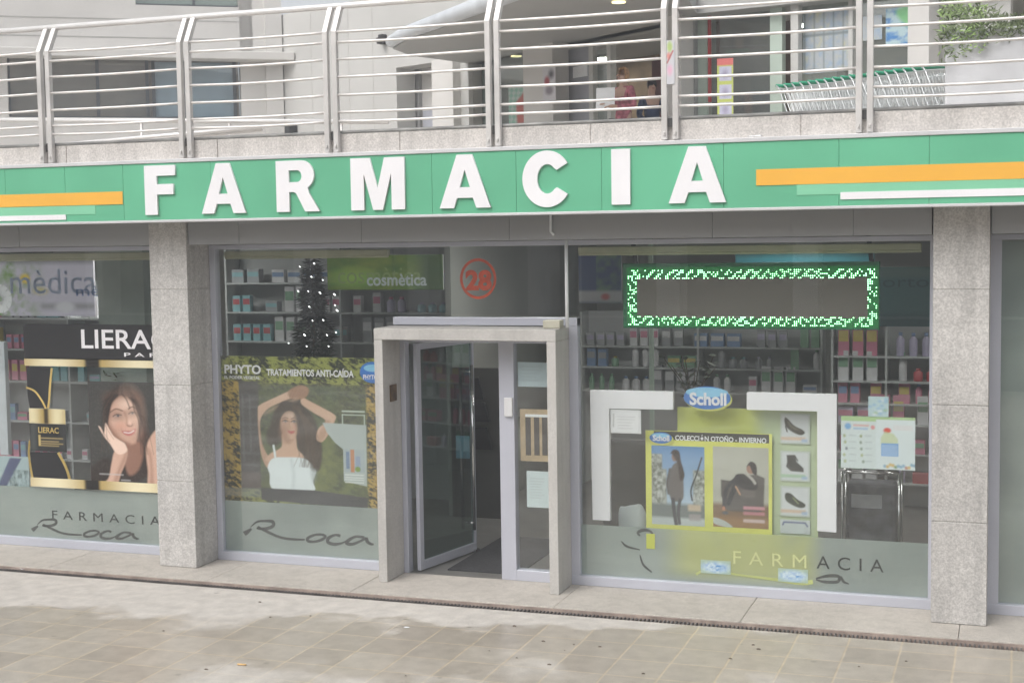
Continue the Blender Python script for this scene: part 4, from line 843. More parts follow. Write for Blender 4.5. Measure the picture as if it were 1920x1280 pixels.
ptext('cosmètica', 688, 536, 800, 514, -2.168, emat('sign_pale_lettering', (.80, .88, .88), .14), sg, bold=.02)  # mild glow added so the lettering stays brighter than its board
ptext('cosmètica', 634, 532, 790, 502, -2.1685, emat('sign_lettering_reflection', (.42, .56, .20), .14), sg)  # doubled reflection of the lettering, built as a second glowing text
def p_ort(p):
    p.C[:] = S((84, 132, 136)); p.rect(1600, 500, 1900, 520, S((120, 146, 140)), 5, .6); p.rect(1600, 590, 1900, 640, S((56, 96, 106)), 8, .7)
sg = thing('hanging_sign', 'teal orthopaedics sign board partly cut off by the right pillar', 'sign', P(1700, 612, 2.4))
picture('board', (1650, 500, 1850, 612), -2.4, p_ort, sg, step=4, thick=.03); ptext('ortopèdia', 1655, 545, 1850, 518, -2.368, nmat('sign_dark_teal_lettering', (.05, .14, .17), .5), sg)
def p_blue(p):
    p.C[:] = S((70, 90, 140)); k = np.clip(fbm(p.X/12, p.Y/12, 8)*2-.6, 0, 1)*(p.X > 1118); p.mix(k*.7, S((120, 160, 120))); p.rect(1080, 545, 1180, 566, S((206, 206, 210)), 3, .9); p.ell(1136, 556, 8, 6, S((200, 60, 60)), 2, .8)
tag(picture('wall_poster', (1086, 476, 1166, 568), -2.0, p_blue, step=2, thick=.02), 'blue and green picture panel high behind the right window, beside the tall conduit', 'poster')
def p_teal(p): p.C[:] = S((40, 110, 120)); p.rect(1300, 470, 1700, 480, S((20, 60, 60)), 4)
tag(picture('header_panel', (1380, 470, 1640, 505), -3.2, p_teal, step=6, thick=.03), 'dark teal header panel seen above the led sign', 'panel')
tag(MB().box(P(181, 500, 1.2).x, P(268, 500, 1.2).x, 1.2, 1.5, 0, 3.395).build('interior_column', nmat('pale_green_wall', (.40, .46, .41), .7), bevel=.006), 'pale grey-green square column inside the left window', 'column')
def blind(x0, x1, z, label):
    t = MB().box(x0, x1, .10, .17, z, z+.055); t.tube([(x0, .13, z-.008), (x1, .13, z-.008)], .018, 8)
    return tag(t.build('roller_blind', CREAMR, bevel=.01), label, 'blind', 'rolled-up blinds over the windows')
blind(-11.4, -7.5, 3.0, 'rolled-up cream blind across the top of the left window'); blind(-7.38, P(728, 460, .13).x, 3.0, 'rolled-up cream blind across the top of the middle window'); blind(P(1085, 460, .13).x, -.75, 3.0, 'rolled-up cream blind across the top of the right window')
PROD = [nmat('product_'+n, c, .45, noise=(9, .12, 2)) for n, c in (('white', (.66, .66, .68)), ('grey', (.34, .35, .37)), ('pink', (.62, .22, .32)), ('blue', (.20, .30, .50)), ('green', (.22, .40, .26)), ('yellow', (.62, .50, .14)), ('red', (.45, .07, .08)), ('lilac', (.46, .42, .58)), ('teal', (.24, .46, .50)))]
PN = ['white', 'grey', 'pink', 'blue', 'green', 'yellow', 'red', 'lilac', 'teal']
PROTO = {}
def proto(kind, c, s):
    k = (kind, c, s)
    if k in PROTO: return PROTO[k].copy() if False else PROTO[k]
    g = MB()
    if kind == 'box':
        w_, d_, h_ = ((.06, .05, .13), (.10, .06, .09), (.07, .05, .18))[s]
        g.box(-w_/2, w_/2, -d_/2, d_/2, 0, h_); g.mi = 1; g.box(-w_/2+.004, w_/2-.004, -d_/2-.0015, -d_/2+.001, h_*.45, h_*.8)
    else:
        r = (.022, .03, .026)[s]; h_ = (.12, .09, .17)[s]
        g.lathe([(r*.9, 0), (r, .006), (r, h_*.7), (r*.45, h_*.82), (r*.45, h_*.86)], (0, 0, 0), 12); g.mi = 1; g.lathe([(r*.5, h_*.86), (r*.5, h_)], (0, 0, 0), 12)
    bm = g.bm; bmesh.ops.recalc_face_normals(bm, faces=bm.faces); me = bpy.data.meshes.new('product_'+kind); bm.to_mesh(me); bm.free()
    me.materials.append(PROD[c]); me.materials.append(PROD[(c*5+2+s) % 9]); PROTO[k] = me; return me
def shelf_unit(name, label, x0, x1, y, levels, pal, where, seed, dens=1., stock=None, depth=.32, big=1.0, back=True):
    rs = random.Random(seed); t = thing(name, label, 'shelving', ((x0+x1)/2, y+depth/2, 0))
    sm = nmat('shelf_grey', (.48, .50, .50), .5); top = max(levels)+.42
    if back: MB().box(x0, x1, y+depth, y+depth+.02, 0, top).build('back_panel', nmat('shelf_back', (.42, .43, .43), .6, noise=(1, .1, 2)), t)
    for xx in (x0, (x0+x1)/2, x1): MB().box(xx-.012, xx+.012, y, y+depth, 0, top).build('upright', sm, t)
    for z in levels: MB().box(x0+.013, x1-.013, y-.001, y+depth-.001, z-.02, z).build('shelf', sm, t)
    zl_ = sorted(levels, reverse=True)
    for z in levels:
        x = x0+.05; nth = 0
        while x < x1-.08:
            kind = 'box' if rs.random() < .7 else 'bottle'; s = rs.randrange(3); c = rs.choice(pal); run = rs.randint(1, 4); rh = rs.uniform(.72, 1.2)
            for _ in range(run):
                if x > x1-.08 or COUNT[0] >= 330: break
                me = proto(kind, c, s); wd = (.075, .12, .085)[s]*big if kind == 'box' else .075*big
                if abs(x-(x0+x1)/2) > .06:
                    o = bpy.data.objects.new('product_'+kind, me); sc.collection.objects.link(o); o.location = (x+wd/2, y+.09, z+.001); o.scale = (big, big, big*rh*rs.uniform(.98, 1.02)); o.rotation_euler.z = rs.uniform(-.12, .12)
                    nth += 1; COUNT[0] += 1
                    tag(o, '%s %s, %s along the %s of %s' % (PN[c], 'carton' if kind == 'box' else 'bottle', NTH(nth), LEV[zl_.index(z)], where), 'box' if kind == 'box' else 'bottle', 'packs on '+where)
                x += wd+.012
            x += rs.uniform(.0, .12)/dens
    return t
COUNT = [0]; LEV = ['top shelf', 'second shelf', 'third shelf', 'fourth shelf', 'fifth shelf', 'sixth shelf']
_on = 'zeroth first second third fourth fifth sixth seventh eighth ninth tenth eleventh twelfth thirteenth fourteenth fifteenth sixteenth seventeenth eighteenth nineteenth'.split(); _tn = 'twent thirt fort fift sixt'.split()
def NTH(n):
    if n < 20: return _on[n]
    return _tn[n//10-2]+('ieth' if n % 10 == 0 else 'y-'+_on[n % 10])
xa, xb = P(5, 750, 1.6).x, P(166, 750, 1.6).x
shelf_unit('display_shelving', 'product shelving right behind the left window, beside the poster portrait', P(-20, 750, 1.6).x, P(290, 750, 1.6).x, 1.6, [P(90, y, 1.6).z for y in (596, 655, 715, 790, 860)], (0, 0, 2, 3, 5, 8, 1), 'the left window shelving', 1, big=1.25)
shelf_unit('display_shelving', 'tall product shelving below the green cosmetics sign', P(640, 600, 4).x, P(900, 600, 4).x, 4, [P(760, y, 4).z for y in (572, 606, 650)], (0, 0, 7, 3, 4, 1), 'the shelving under the green sign', 2, big=1.5, dens=.8)
shelf_unit('display_shelving', 'long back wall shelving full of pink and white packs seen through the right window', P(1560, 700, 4.2).x, P(1765, 700, 4.2).x, 4.2, [P(1660, y, 4.2).z for y in (668, 715, 757, 795, 850, 905)], (0, 2, 2, 0, 7, 6), 'the pink and white back shelving', 3, big=1.7)
shelf_unit('display_shelving', 'dim grey shelving on the back wall behind the white angle boards', P(1090, 700, 5).x, P(1540, 700, 5).x, 5, [P(1300, y, 5).z for y in (650, 690, 735)], (0, 1, 4, 1, 3), 'the dim back shelving', 4, big=1.6, dens=.6)
shelf_unit('display_shelving', 'pale wall shelving behind the decorated tree, middle window', P(425, 600, 3.2).x, -6.1, 3.2, [P(520, y, 3.2).z for y in (530, 585, 640)], (0, 1, 8, 0, 1, 7), 'the shelving behind the tree', 8, big=1.7, dens=.6)
# dark wall panel and monitors
tag(MB().box(P(600, 600, 3.4).x, P(600, 600, 3.4).x+.03, 3.1, 3.9, 1.3, 2.9).build('wall_panel', DARK), 'dark panel edge behind the decorated tree', 'panel') if False else None
# display counter with dark tilted screens seen through the door
dc = thing('door_display', 'black tilted display panels on a beige stand inside the open door', 'display stand', (P(890, 900, 2.6).x, 2.6, 0))
x0, x1 = P(846, 800, 2.6).x, P(950, 800, 2.6).x; z_ = lambda y: P(890, y, 2.6).z
g = MB(); g.box(x0, x1, 2.60, 2.66, z_(1000), z_(690)); g.build('stand', nmat('stand_dark', (.075, .075, .07), .6), dc)
for k, (ya, yb, l, r) in enumerate(((706, 748, .12, .72), (752, 790, .22, .86), (798, 842, .34, .92))):
    a = P(852+80*l, ya, 2.55); c = P(852+80*r, yb, 2.55); MB().hexa([(a.x+.05, 2.5, c.z), (c.x, 2.5, c.z), (c.x, 2.54, c.z), (a.x+.05, 2.54, c.z), (a.x, 2.5, a.z-.02), (c.x-.06, 2.5, a.z), (c.x-.06, 2.54, a.z), (a.x, 2.54, a.z-.02)]).build('panel', BLACK, dc)
a, c = P(858, 815, 2.55), P(884, 858, 2.55); MB().box(a.x, c.x, 2.49, 2.5, c.z, a.z).build('blue_card', LBLUE, dc)
ct = thing('service_counter', 'rounded pale counter inside the shop, seen low through the doorway', 'counter', P(870, 960, 3.4))
g = MB(); c0 = P(866, 900, 4.2); g.lathe([(.74, 0), (.74, .92)], (c0.x, 4.4, 0), 40); g.build('counter_body', nmat('counter_white', (.42, .46, .42), .5), ct); g = MB(); g.lathe([(.80, .921), (.80, .96)], (c0.x, 4.4, 0), 40); g.build('counter_top', nmat('counter_top_grey', (.25, .27, .26), .3), ct)
g = MB(); q = [Q(842, 1062, 0), Q(948, 1066, 0), Q(944, 984, 0)]; g.box(-5.08, P(950, 900, .3).x+.15, .16, 1.7, 0, .012)
tag(g.build('doormat', nmat('mat_charcoal', (.045, .045, .048), .95, noise=(60, .4, 2), bump=(150, .5))), 'dark charcoal doormat on the floor just inside the open door', 'doormat')
# chrome framed rolling rack
rk = thing('chrome_rack', 'chrome tube rack with a dark grey fabric body under the wide double notice', 'rack', P(1635, 1000, .7))
xa, xb = P(1579, 940, .7).x, P(1686, 940, .7).x; zt, zl = P(1630, 886, .7).z, .12
for x in (xa, xb):
    for y in (.7, 1.0): MB().tube([(x, y, .0), (x, y, zt)], .013, 10).build('leg', CHROME, rk)
MB().tube([(xa, .7, zt), (xb, .7, zt)], .012, 10).build('rail', CHROME, rk); MB().tube([(xa, 1.0, zt), (xb, 1.0, zt)], .012, 10).build('rail', CHROME, rk)
MB().box(xa+.03, xb-.03, .72, .98, .25, zt-.10).build('fabric_body', nmat('dark_fabric', (.10, .105, .12), .9, noise=(8, .5, 3)), rk, bevel=.03)
MB().box(xa+.08, xb-.15, .705, .718, zt-.32, zt-.2).build('label', PROD[1], rk)
# white cushion
g = MB(); c = P(1186, 990, .45)
for j in range(11):
    for i in range(9): pass
bmesh.ops.create_uvsphere(g.bm, u_segments=24, v_segments=16, radius=1)
for v in g.bm.verts: 
    f_ = lambda t: math.copysign(abs(t)**.55, t)
    v.co = Vector((c.x+.13*f_(v.co.x)*(1+.12*v.co.z), .45+.08*v.co.y, c.z+.02+.20*f_(v.co.z)+.015*math.sin(v.co.x*6)))
for f in g.bm.faces: f.smooth = True
tag(g.build('cushion', nmat('white_cushion', (.62, .68, .68), .8, bump=(6, .6))), 'soft white cushion standing behind the left angle board in the right window', 'cushion')
# podium carrying the window display (hidden low behind the film)
tag(MB().box(-3.6, -1.75, .14, .62, 0, .26).build('display_podium', nmat('podium_grey', (.62, .64, .62), .6), bevel=.01), 'low pale podium under the window display, behind the frosted band', 'podium')
tag(MB().box(P(1130, 900, .9).x, P(1225, 900, .9).x, .9, .95, .3, 1.2).build('dark_screen', nmat('screen_brown_grey', (.12, .115, .11), .6)), 'dark grey leaning panel behind the left angle board', 'panel')
for k, x in enumerate((1222,)):
    g = MB(); a = P(x, 700, 1.4); g.box(a.x-.02, a.x+.02, 1.38, 1.42, 0, 3.39); tag(g.build('interior_post', PALEG), 'slim pale green post inside the right window under the led sign', 'post')
# small plant standing inside
def sprig(name, label, c, h, n, seed, mat, spread=.2, lw=.03, ll=.12):
    rs = random.Random(seed); t = thing(name, label, 'plant', c); st = MB(); lf = MB()
    for k in range(n):
        a = rs.uniform(0, 6.28); s = spread*rs.uniform(.3, 1); pts = [Vector(c)+Vector((math.cos(a)*s*q*q, math.sin(a)*s*q*q, h*rs.uniform(.8, 1)*q)) for q in (0, .35, .7, 1)]; st.tube(pts, .004, 5)
        for j in range(9):
            q = .25+.75*j/8; i = min(int(q*3), 2); p = pts[i].lerp(pts[i+1], q*3-i); b = rs.uniform(0, 6.28); d = Vector((math.cos(b), math.sin(b), rs.uniform(-.2, .6))).normalized(); e = d.cross(Vector((0, 0, 1))).normalized()*lw*rs.uniform(.6, 1); L = ll*rs.uniform(.6, 1.1)
            lf.face([p, p+d*L*.5+e, p+d*L, p+d*L*.5-e])
    st.build('stem', nmat('stem_brown', (.12, .08, .05), .8), t); lf.build('foliage', mat, t); return t
PLD = nmat('dull_leaf', (.075, .095, .06), .6, noise=(5, .4, 2))
sprig('potted_plant', 'dark leafy plant rising inside the right window below the led sign', P(1300, 790, 1.0), .62, 9, 5, PLD, .38, .04, .12)
sprig('potted_plant', 'spiky green plant above the portrait in the left window', P(225, 722, 1.3), .16, 10, 6, LEAF, .22, .015, .14)
MB  # decorated tree in the middle window
tr = thing('christmas_tree', 'dark decorated fir tree with small white lights behind the middle window', 'christmas tree', P(590, 900, 1.2))
tb = P(590, 700, 1.2); topz = P(590, 478, 1.2).z; basez = .35; rs = random.Random(12)
MB().tube([(tb.x, 1.2, 0), (tb.x, 1.2, topz-.1)], .035, 8, .01).build('trunk', nmat('trunk_brown', (.08, .06, .04), .8), tr)
g = MB()
for k in range(9000):
    q = rs.random()**.7; z = topz-(topz-basez)*q; rad = .04+.50*q*(.78+.22*math.sin(q*46)); a = rs.uniform(0, 6.28); r0 = rad*rs.uniform(.25, 1.05)
    p = Vector((tb.x+math.cos(a)*r0, 1.2+math.sin(a)*r0*.8, z-.06*r0)); d = Vector((math.cos(a), math.sin(a)*.8, rs.uniform(-.5, .3))).normalized(); e = d.cross(Vector((rs.uniform(-1, 1), rs.uniform(-1, 1), 1))).normalized()*.013; L = rs.uniform(.06, .12)
    g.face([p-e, p+d*L, p+e])
g.build('crown', nmat('fir_needles', (.022, .034, .026), .7, noise=(6, .4, 2)), tr)
LT = emat('fairy_light', (1, 1, 1), 3.5)
for x, y in ((589, 494), (584, 519), (605, 525), (578, 546), (600, 549), (580, 575), (586, 601), (606, 600), (571, 628), (613, 628), (575, 649), (616, 649), (541, 643), (562, 500), (559, 546), (627, 552), (628, 572), (632, 582), (630, 623)):
    c = P(x, y, .95); g = MB(); r = rs.choice((.005, .006, .008)); g.tube([c+Vector((-r*1.2, 0, r)), c+Vector((r*1.2, 0, -r))], r*.7, 6); g.build('fairy_light', LT, tr)
# white stand at the far left, daisy
tag(MB().box(P(2, 700, .3).x-.04, P(12, 700, .3).x, .28, .34, P(8, 852, .3).z, P(8, 640, .3).z).build('white_post', nmat('white_stand', (.62, .66, .70), .4), bevel=.004), 'white upright stand cut off by the left edge of the photo', 'stand')
g = MB(); c = P(0, 560, .1)
for a in range(12):
    d = Vector((math.cos(a*.524), 0, math.sin(a*.524))); e = Vector((-d.z, 0, d.x))*.035
    g.hexa([c+d*.03-e*.4, c+d*.03+e*.4, c+d*.03+e*.4+Vector((0, .006, 0)), c+d*.03-e*.4+Vector((0, .006, 0)), c+d*.15-e, c+d*.15+e, c+d*.15+e+Vector((0, .006, 0)), c+d*.15-e+Vector((0, .006, 0))])
fl = g.build('paper_daisy', PAPER); tag(fl, 'white paper daisy at the left edge of the left window', 'decoration')
def p_bw(p): p.C[:] = S((176, 196, 200)); p.poly([(20, 858), (42, 858), (12, 912), (-5, 912)], S((64, 76, 120)), 1.5, sm=False); k = np.clip(fbm(p.X/4, p.Y/9, 3)*2-.6, 0, 1)*(p.X > 18)*(p.Y > 880); p.mix(k, S((80, 104, 104)))
tag(picture('wall_poster', (-10, 855, 55, 918), -.06, p_bw, step=1.5), 'pale blue and dark picture low at the left edge of the photo', 'poster')
# ceiling lamps of the shop, added to brighten the interior except above the entrance
LM = emat('shop_fill_panel', (1, .98, .94), 20)
for x, y, wh in ((-9.6, 2.0, 'added behind the left window'), (-7.6, 5.6, 'added behind the middle window'), (-4.6, 2.2, 'above the entrance'), (-2.2, 2.4, 'added behind the right window'), (.6, 3, 'added behind the far right window')):
    t = thing('ceiling_fill_light', 'lit square ceiling lamp inside the shop, '+wh, 'ceiling light', (x, y, 3.38), 'square ceiling lamps inside the shop')
    MB().box(x-.3, x+.3, y-.3, y+.3, 3.375, 3.399).build('housing', nmat('lamp_housing', (.6, .6, .6), .5), t); MB().box(x-.27, x+.27, y-.27, y+.27, 3.368, 3.374).build('diffuser', LM, t)

# ================================================================== UPPER TERRACE
ZC, ZF = 6.47, 4.0
A_, B_ = Q(880, 120, ZC), Q(1240, 45, ZC); Wf = Frame((A_.x, A_.y), (B_.x-A_.x, B_.y-A_.y))
uc, _ = Wf.hit(1292, 60); C_ = Wf.at(uc, 0, 0); D_ = P(1780, 60, 8.6); W2 = Frame((C_.x, C_.y), (D_.x-C_.x, D_.y-C_.y))
L0, L1 = Q(0, 97, 7.2), Q(552, 107, 7.2); Lf = Frame((L0.x, L0.y), (L1.x-L0.x, L1.y-L0.y))
ul, _ = Lf.hit(528, 150); M0 = Lf.at(ul, 0, 0); Mf = Frame((M0.x, M0.y), (A_.x-M0.x, A_.y-M0.y)); um = (A_-M0).to_2d().length
STUC = nmat('pale_stucco', (.62, .605, .58), .85, noise=(1.2, .06, 4), bump=(30, .1)); STUG = nmat('grey_panel_wall', (.50, .495, .475), .8, noise=(.8, .07, 4), bump=(30, .1)); SOFG = nmat('canopy_soffit', (.40, .40, .39), .6, noise=(1, .05, 2))
DKG = nmat('dark_recess', (.33, .33, .33), .8); FRM = nmat('pale_shop_frame', (.52, .52, .50), .5); CANW = nmat('canopy_edge_white', (.62, .65, .68), .35, .1)
UGL = glass_mat('upper_glass', (.80, .85, .83), .14, .10)
def el(F, px0, px1, py0, py1, v, th, mat, name, parent, bevel=0):
    pm = (px0+px1)/2; yy = py0 if py1 is None else (py0+py1)/2
    u0, u1 = F.hit(px0, yy, v)[0], F.hit(px1, yy, v)[0]; z1 = F.hit(pm, py0, v)[1]; z0 = ZF+.001 if py1 is None else F.hit(pm, py1, v)[1]
    return MB().fbox(F, u0, u1, v, v+th, z0, z1).build(name, mat, parent, bevel=bevel)
# left: pale building with the strip window
lb = thing('pale_building', 'pale rendered building with a long dark strip window behind the railing on the left', 'building', Lf.at(3, 0, ZF))
uA = Lf.hit(14, 160)[0]; uB = Lf.hit(452, 160)[0]; zb1 = Lf.hit(230, 221)[1]; zt1 = Lf.hit(230, 104)[1]; ztop = Lf.hit(300, -60)[1]; ulo = -6
uC, uD = Lf.hit(254, 5)[0], Lf.hit(472, 5)[0]; zu = Lf.hit(360, 12)[1]
g = MB(); g.fbox(Lf, ulo, uA, -.4, 0, ZF, ztop); g.fbox(Lf, uB, ul, -.4, 0, ZF, ztop); g.fbox(Lf, uA, uB, -.4, 0, ZF, zb1); g.fbox(Lf, uA, uC, -.4, 0, zt1, ztop); g.fbox(Lf, uD, uB, -.4, 0, zt1, ztop); g.fbox(Lf, uC, uD, -.4, 0, zt1, zu)
g.build('wall', STUC, lb)
g = MB(); g.fbox(Lf, ulo, Lf.hit(552, 100, .5)[0], 0, .5, Lf.hit(300, 109, .5)[1], Lf.hit(300, 93, .5)[1]); g.build('ledge', STUC, lb, bevel=.02)
g = MB(); 
for x in (125, 260, 395): pass
for z in (Lf.hit(300, 72)[1], Lf.hit(300, 38)[1]): g.fbox(Lf, ulo, uB, .001, .006, z-.012, z+.012)
g.build('wall_joint', nmat('joint_grey', (.40, .39, .37), .8), lb)
wn = MB().fbox(Lf, uA, uB, -.26, -.25, zb1, zt1).build('window', glass_mat('strip_window_glass', (.88, .92, .94), .16, .10), lb)
g = MB()
for p_ in (16, 75, 183, 276, 288, 344, 440): uu = Lf.hit(p_, 160, -.2)[0]; g.fbox(Lf, uu-.035, uu+.035, -.24, -.20, zb1+.04, zt1-.05)
g.fbox(Lf, uA, uB, -.24, -.20, zt1-.05, zt1); g.fbox(Lf, uA, uB, -.24, -.20, zb1, zb1+.04); g.build('frame', nmat('window_frame_dark', (.10, .11, .12), .4, .3), wn)
MB().fbox(Lf, Lf.hit(288, 160, -.32)[0], Lf.hit(438, 160, -.32)[0], -.30, -.27, zb1+.02, zt1-.1).build('blind', nmat('blue_grey_blind', (.60, .74, .82), .6), wn)
MB().fbox(Lf, uA, uB, -.62, -.60, zb1-.3, zt1+.3).build('room_back', nmat('room_brown', (.50, .40, .30), .8), wn)
wn = MB().fbox(Lf, uC, uD, -.26, -.25, zu, ztop).build('window', UGL, lb); g = MB(); g.fbox(Lf, uC, uD, -.24, -.19, zu, zu+.06); g.fbox(Lf, (uC+uD)/2-.03, (uC+uD)/2+.03, -.24, -.19, zu, ztop); g.build('frame', nmat('window_frame_dark', (.1, .1, .1)), wn)
MB().fbox(Lf, uC, uD, -.9, -.85, zu-.2, ztop).build('room_back', nmat('room_green', (.22, .30, .25), .8), wn)
g = MB(); g.fbox(Lf, ul-.35, ul+.02, .0, .12, ZF, ztop); g.build('pilaster', STUC, lb)
# middle: grey panelled wall with a door recess
mw = thing('grey_panel_building', 'plain grey panelled wall with a shadowy door recess, between the pale building and the canopy', 'building', Mf.at(2, 0, ZF))
zMt = Mf.hit(640, 6)[1]
dA, dB = Mf.hit(744, 180)[0], Mf.hit(826, 180)[0]; dz = Mf.hit(780, 122)[1]
g = MB(); g.fbox(Mf, 0, dA, -.5, 0, ZF, zMt); g.fbox(Mf, dA, dB, -.5, 0, dz, zMt); g.fbox(Mf, dB, um+.1, -.5, 0, ZF, zMt); g.build('wall', STUG, mw)
g = MB()
for p_ in (585, 655, 700): uu = Mf.hit(p_, 150)[0]; g.fbox(Mf, uu-.006, uu+.006, 0, .004, ZF, zMt)
g.build('panel_joint', nmat('joint_grey', (.4, .4, .38), .8), mw)
g = MB(); g.fbox(Mf, dA-.3, dB+3, -.75, -.65, ZF, dz+.3); g.build('recess_wall', STUC, mw)
el(Mf, 748, 790, 126, None, -.64, .08, DKG, 'door', mw); el(Mf, 796, 828, 207, None, -.64, .05, nmat('blue_grey_panel', (.40, .41, .46), .6), 'low_panel', mw)
el(Mf, 826, 866, 113, None, .01, .25, STUC, 'pilaster', mw, .01)
t = thing('wall_lamp', 'small black lamp on the grey wall left of the canopy edge', 'lamp', P(715, 82, 14)); a = Mf.hit(715, 74, .1)
MB().fbox(Mf, a[0]-.07, a[0]+.07, .001, .14, a[1]-.10, a[1]+.10).build('lamp_body', BLACK, t, bevel=.02); MB().tube([Mf.at(a[0], .16, a[1]-.1), Mf.at(a[0], .16, a[1]+.02)], .05, 10, .07).build('lamp_shade', BLACK, t)
t = thing('wall_box', 'small black box at the foot of the grey wall beyond the terrace railing', 'box', P(545, 250, 14)); a = Mf.hit(546, 243, .1)
MB().fbox(Mf, a[0]-.10, a[0]+.10, .001, .2, a[1]-.10, a[1]+.10).build('box_body', BLACK, t, bevel=.01); MB().fbox(Mf, a[0]-.06, a[0]+.06, .19, .21, a[1]-.06, a[1]+.06).build('box_lid', DARK, t)
# canopy
can = thing('entrance_canopy', 'curved grey canopy with a rounded white edge sweeping over the upper shop entrance', 'canopy', Q(1000, 60, ZC))
fe = smooth([(737, 92), (765, 76), (815, 58), (870, 38), (930, 16), (1010, -14), (1120, -60), (1230, -104)], 5, False)
fp = [Q(x, y, ZC) for x, y in fe]; bp_ = [None, Wf.at(-.2, -3.3, ZC), W2.at(0, -3.5, ZC), W2.at(9, -3.5, ZC), W2.at(9, -.2, ZC), W2.at(.3, .3, ZC)]
loop = [Vector((p.x, p.y, ZC)) for p in fp]+[bp_[5], bp_[4], bp_[3], bp_[2], bp_[1], Mf.at(um, -.1, ZC), Vector((fp[0].x-.1, fp[0].y+1.0, ZC))]
g = MB(); lo = [g.bm.verts.new(p) for p in loop]; hi = [g.bm.verts.new(p+Vector((0, 0, .26))) for p in loop]; g.bm.faces.new(lo); g.bm.faces.new(hi[::-1])
for i in range(len(lo)): g.bm.faces.new([lo[i], hi[i], hi[(i+1) % len(lo)], lo[(i+1) % len(lo)]])
bmesh.ops.triangulate(g.bm, faces=[f for f in g.bm.faces if len(f.verts) > 4]); g.build('soffit', SOFG, can)
g = MB(); g.tube([p+Vector((-.02, -.04, .12)) for p in fp], .10, 14, .15); g.build('rounded_edge', CANW, can)
SPOT = emat('spot_glow', (1, .86, .45), 1.6)
for x, y in ((968, 107), (1008, 97), (1160, 6)):
    c = Q(x, y, ZC-.02); MB().lathe([(.10, 0), (.10, .018)], (c.x, c.y, ZC-.019), 14).build('spot_lamp', SPOT, can)
# upper shop
us = thing('upper_shop_building', 'glazed supermarket front with pale columns at terrace level behind the railing', 'building', Wf.at(3, 0, ZF))
ztw = 9.0
MB().fbox(Wf, -.3, uc+.2, -3.2, -3.0, ZF, ztw).build('back_wall', nmat('shop_back_grey', (.48, .49, .46), .8, noise=(.7, .2, 3)), us)
MB().fbox(W2, -1, 9, -3.4, -3.2, ZF, ztw).build('back_wall', nmat('shop_back_green_grey', (.42, .43, .38), .8, noise=(.7, .3, 3)), us)
MB().fbox(Wf, -.3, uc, -.28, 0, ZC, ZC+.4).build('lintel', SOFG, us)
el(Wf, 870, 886, 118, None, 0, .1, FRM, 'column', us); el(Wf, 888, 916, 118, None, -.3, .05, nmat('dark_green_pane', (.12, .16, .14), .3), 'dark_pane', us)
p = el(Wf, 918, 1008, 105, None, -.05, .01, UGL, 'window', us); el(Wf, 916, 922, 105, None, -.06, .04, FRM, 'frame', p)
el(Wf, 1010, 1066, 76, None, 0, .35, STUC, 'column', us, .01)
p = el(Wf, 1068, 1112, 90, None, -.12, .04, nmat('door_grey_blue', (.33, .34, .38), .5), 'door', us); el(Wf, 1075, 1102, 124, 145, -.07, .01, PAPER, 'door_notice', p)
el(Wf, 1112, 1120, 86, None, -.08, .1, FRM, 'frame', us); p = el(Wf, 1120, 1148, 92, None, -.1, .01, UGL, 'window', us); el(Wf, 1148, 1155, 80, None, -.08, .12, FRM, 'frame', p)
el(Wf, 1155, 1243, 84, None, -2.5, .1, nmat('doorway_brown', (.26, .19, .12), .8, noise=(1.5, .5, 3)), 'doorway', us)
el(Wf, 1226, 1246, 110, None, -1.0, .05, nmat('maroon_panel', (.14, .04, .035), .6), 'inner_panel', us)
el(W2, 1262, 1300, -60, None, .0, .4, STUC, 'column', us, .01); el(W2, 1300, 1308, -60, None, -.1, .1, DKG, 'frame', us)
el(W2, 1308, 1328, -60, None, -.15, .06, PALEG, 'frame', us); el(W2, 1329, 1334, 15, 192, -.05, .03, nmat('red_trim', (.42, .05, .05), .5), 'red_trim', us)
el(W2, 1334, 1356, -60, None, -.9, .05, PALEG, 'inner_panel', us)
w_ = el(W2, 1334, 1450, -60, None, -.18, .01, UGL, 'window', us)
el(W2, 1450, 1473, -60, None, -.12, .12, PALEG, 'frame', us); el(W2, 1473, 1490, -60, None, -1.4, .05, nmat('brown_inside', (.12, .08, .05), .7), 'inner_panel', us); el(W2, 1490, 1504, -60, None, -.08, .14, FRM, 'frame', us)
w_ = el(W2, 1504, 1724, -60, None, -.18, .01, UGL, 'window', us); el(W2, 1596, 1604, -60, None, -.16, .1, FRM, 'frame', w_)
el(W2, 1722, 1762, -60, None, -.05, .4, STUC, 'column', us, .01); el(W2, 1762, 1900, -60, None, -.3, .1, STUG, 'side_wall', us)
def p_int(p):
    p.C[:] = S((96, 96, 84)); k = fbm(p.X/20, p.Y/18, 5); p.mix(np.clip(k*1.6-.5, 0, 1), S((120, 116, 100)))
    p.ell(1388, 72, 22, 24, S((66, 44, 34)), 5); p.ell(1388, 78, 8, 16, S((130, 100, 70)), 3); p.rect(1362, 92, 1406, 98, S((80, 150, 110)), 2, .8); p.ell(1380, 172, 60, 22, S((130, 130, 124)), 8, .8); p.ell(1395, 196, 55, 20, S((40, 42, 40)), 4); p.rect(1398, 175, 1412, 215, S((140, 96, 66)), 2, .8); p.rect(1415, 180, 1445, 215, S((40, 46, 50)), 3)
tag(picture('display_backdrop', (1336, -20, 1450, 216), 1.2-1.9, p_int, F=W2, step=3, thick=.02), 'dark shop display with a brown and orange picture inside the upper window', 'display')
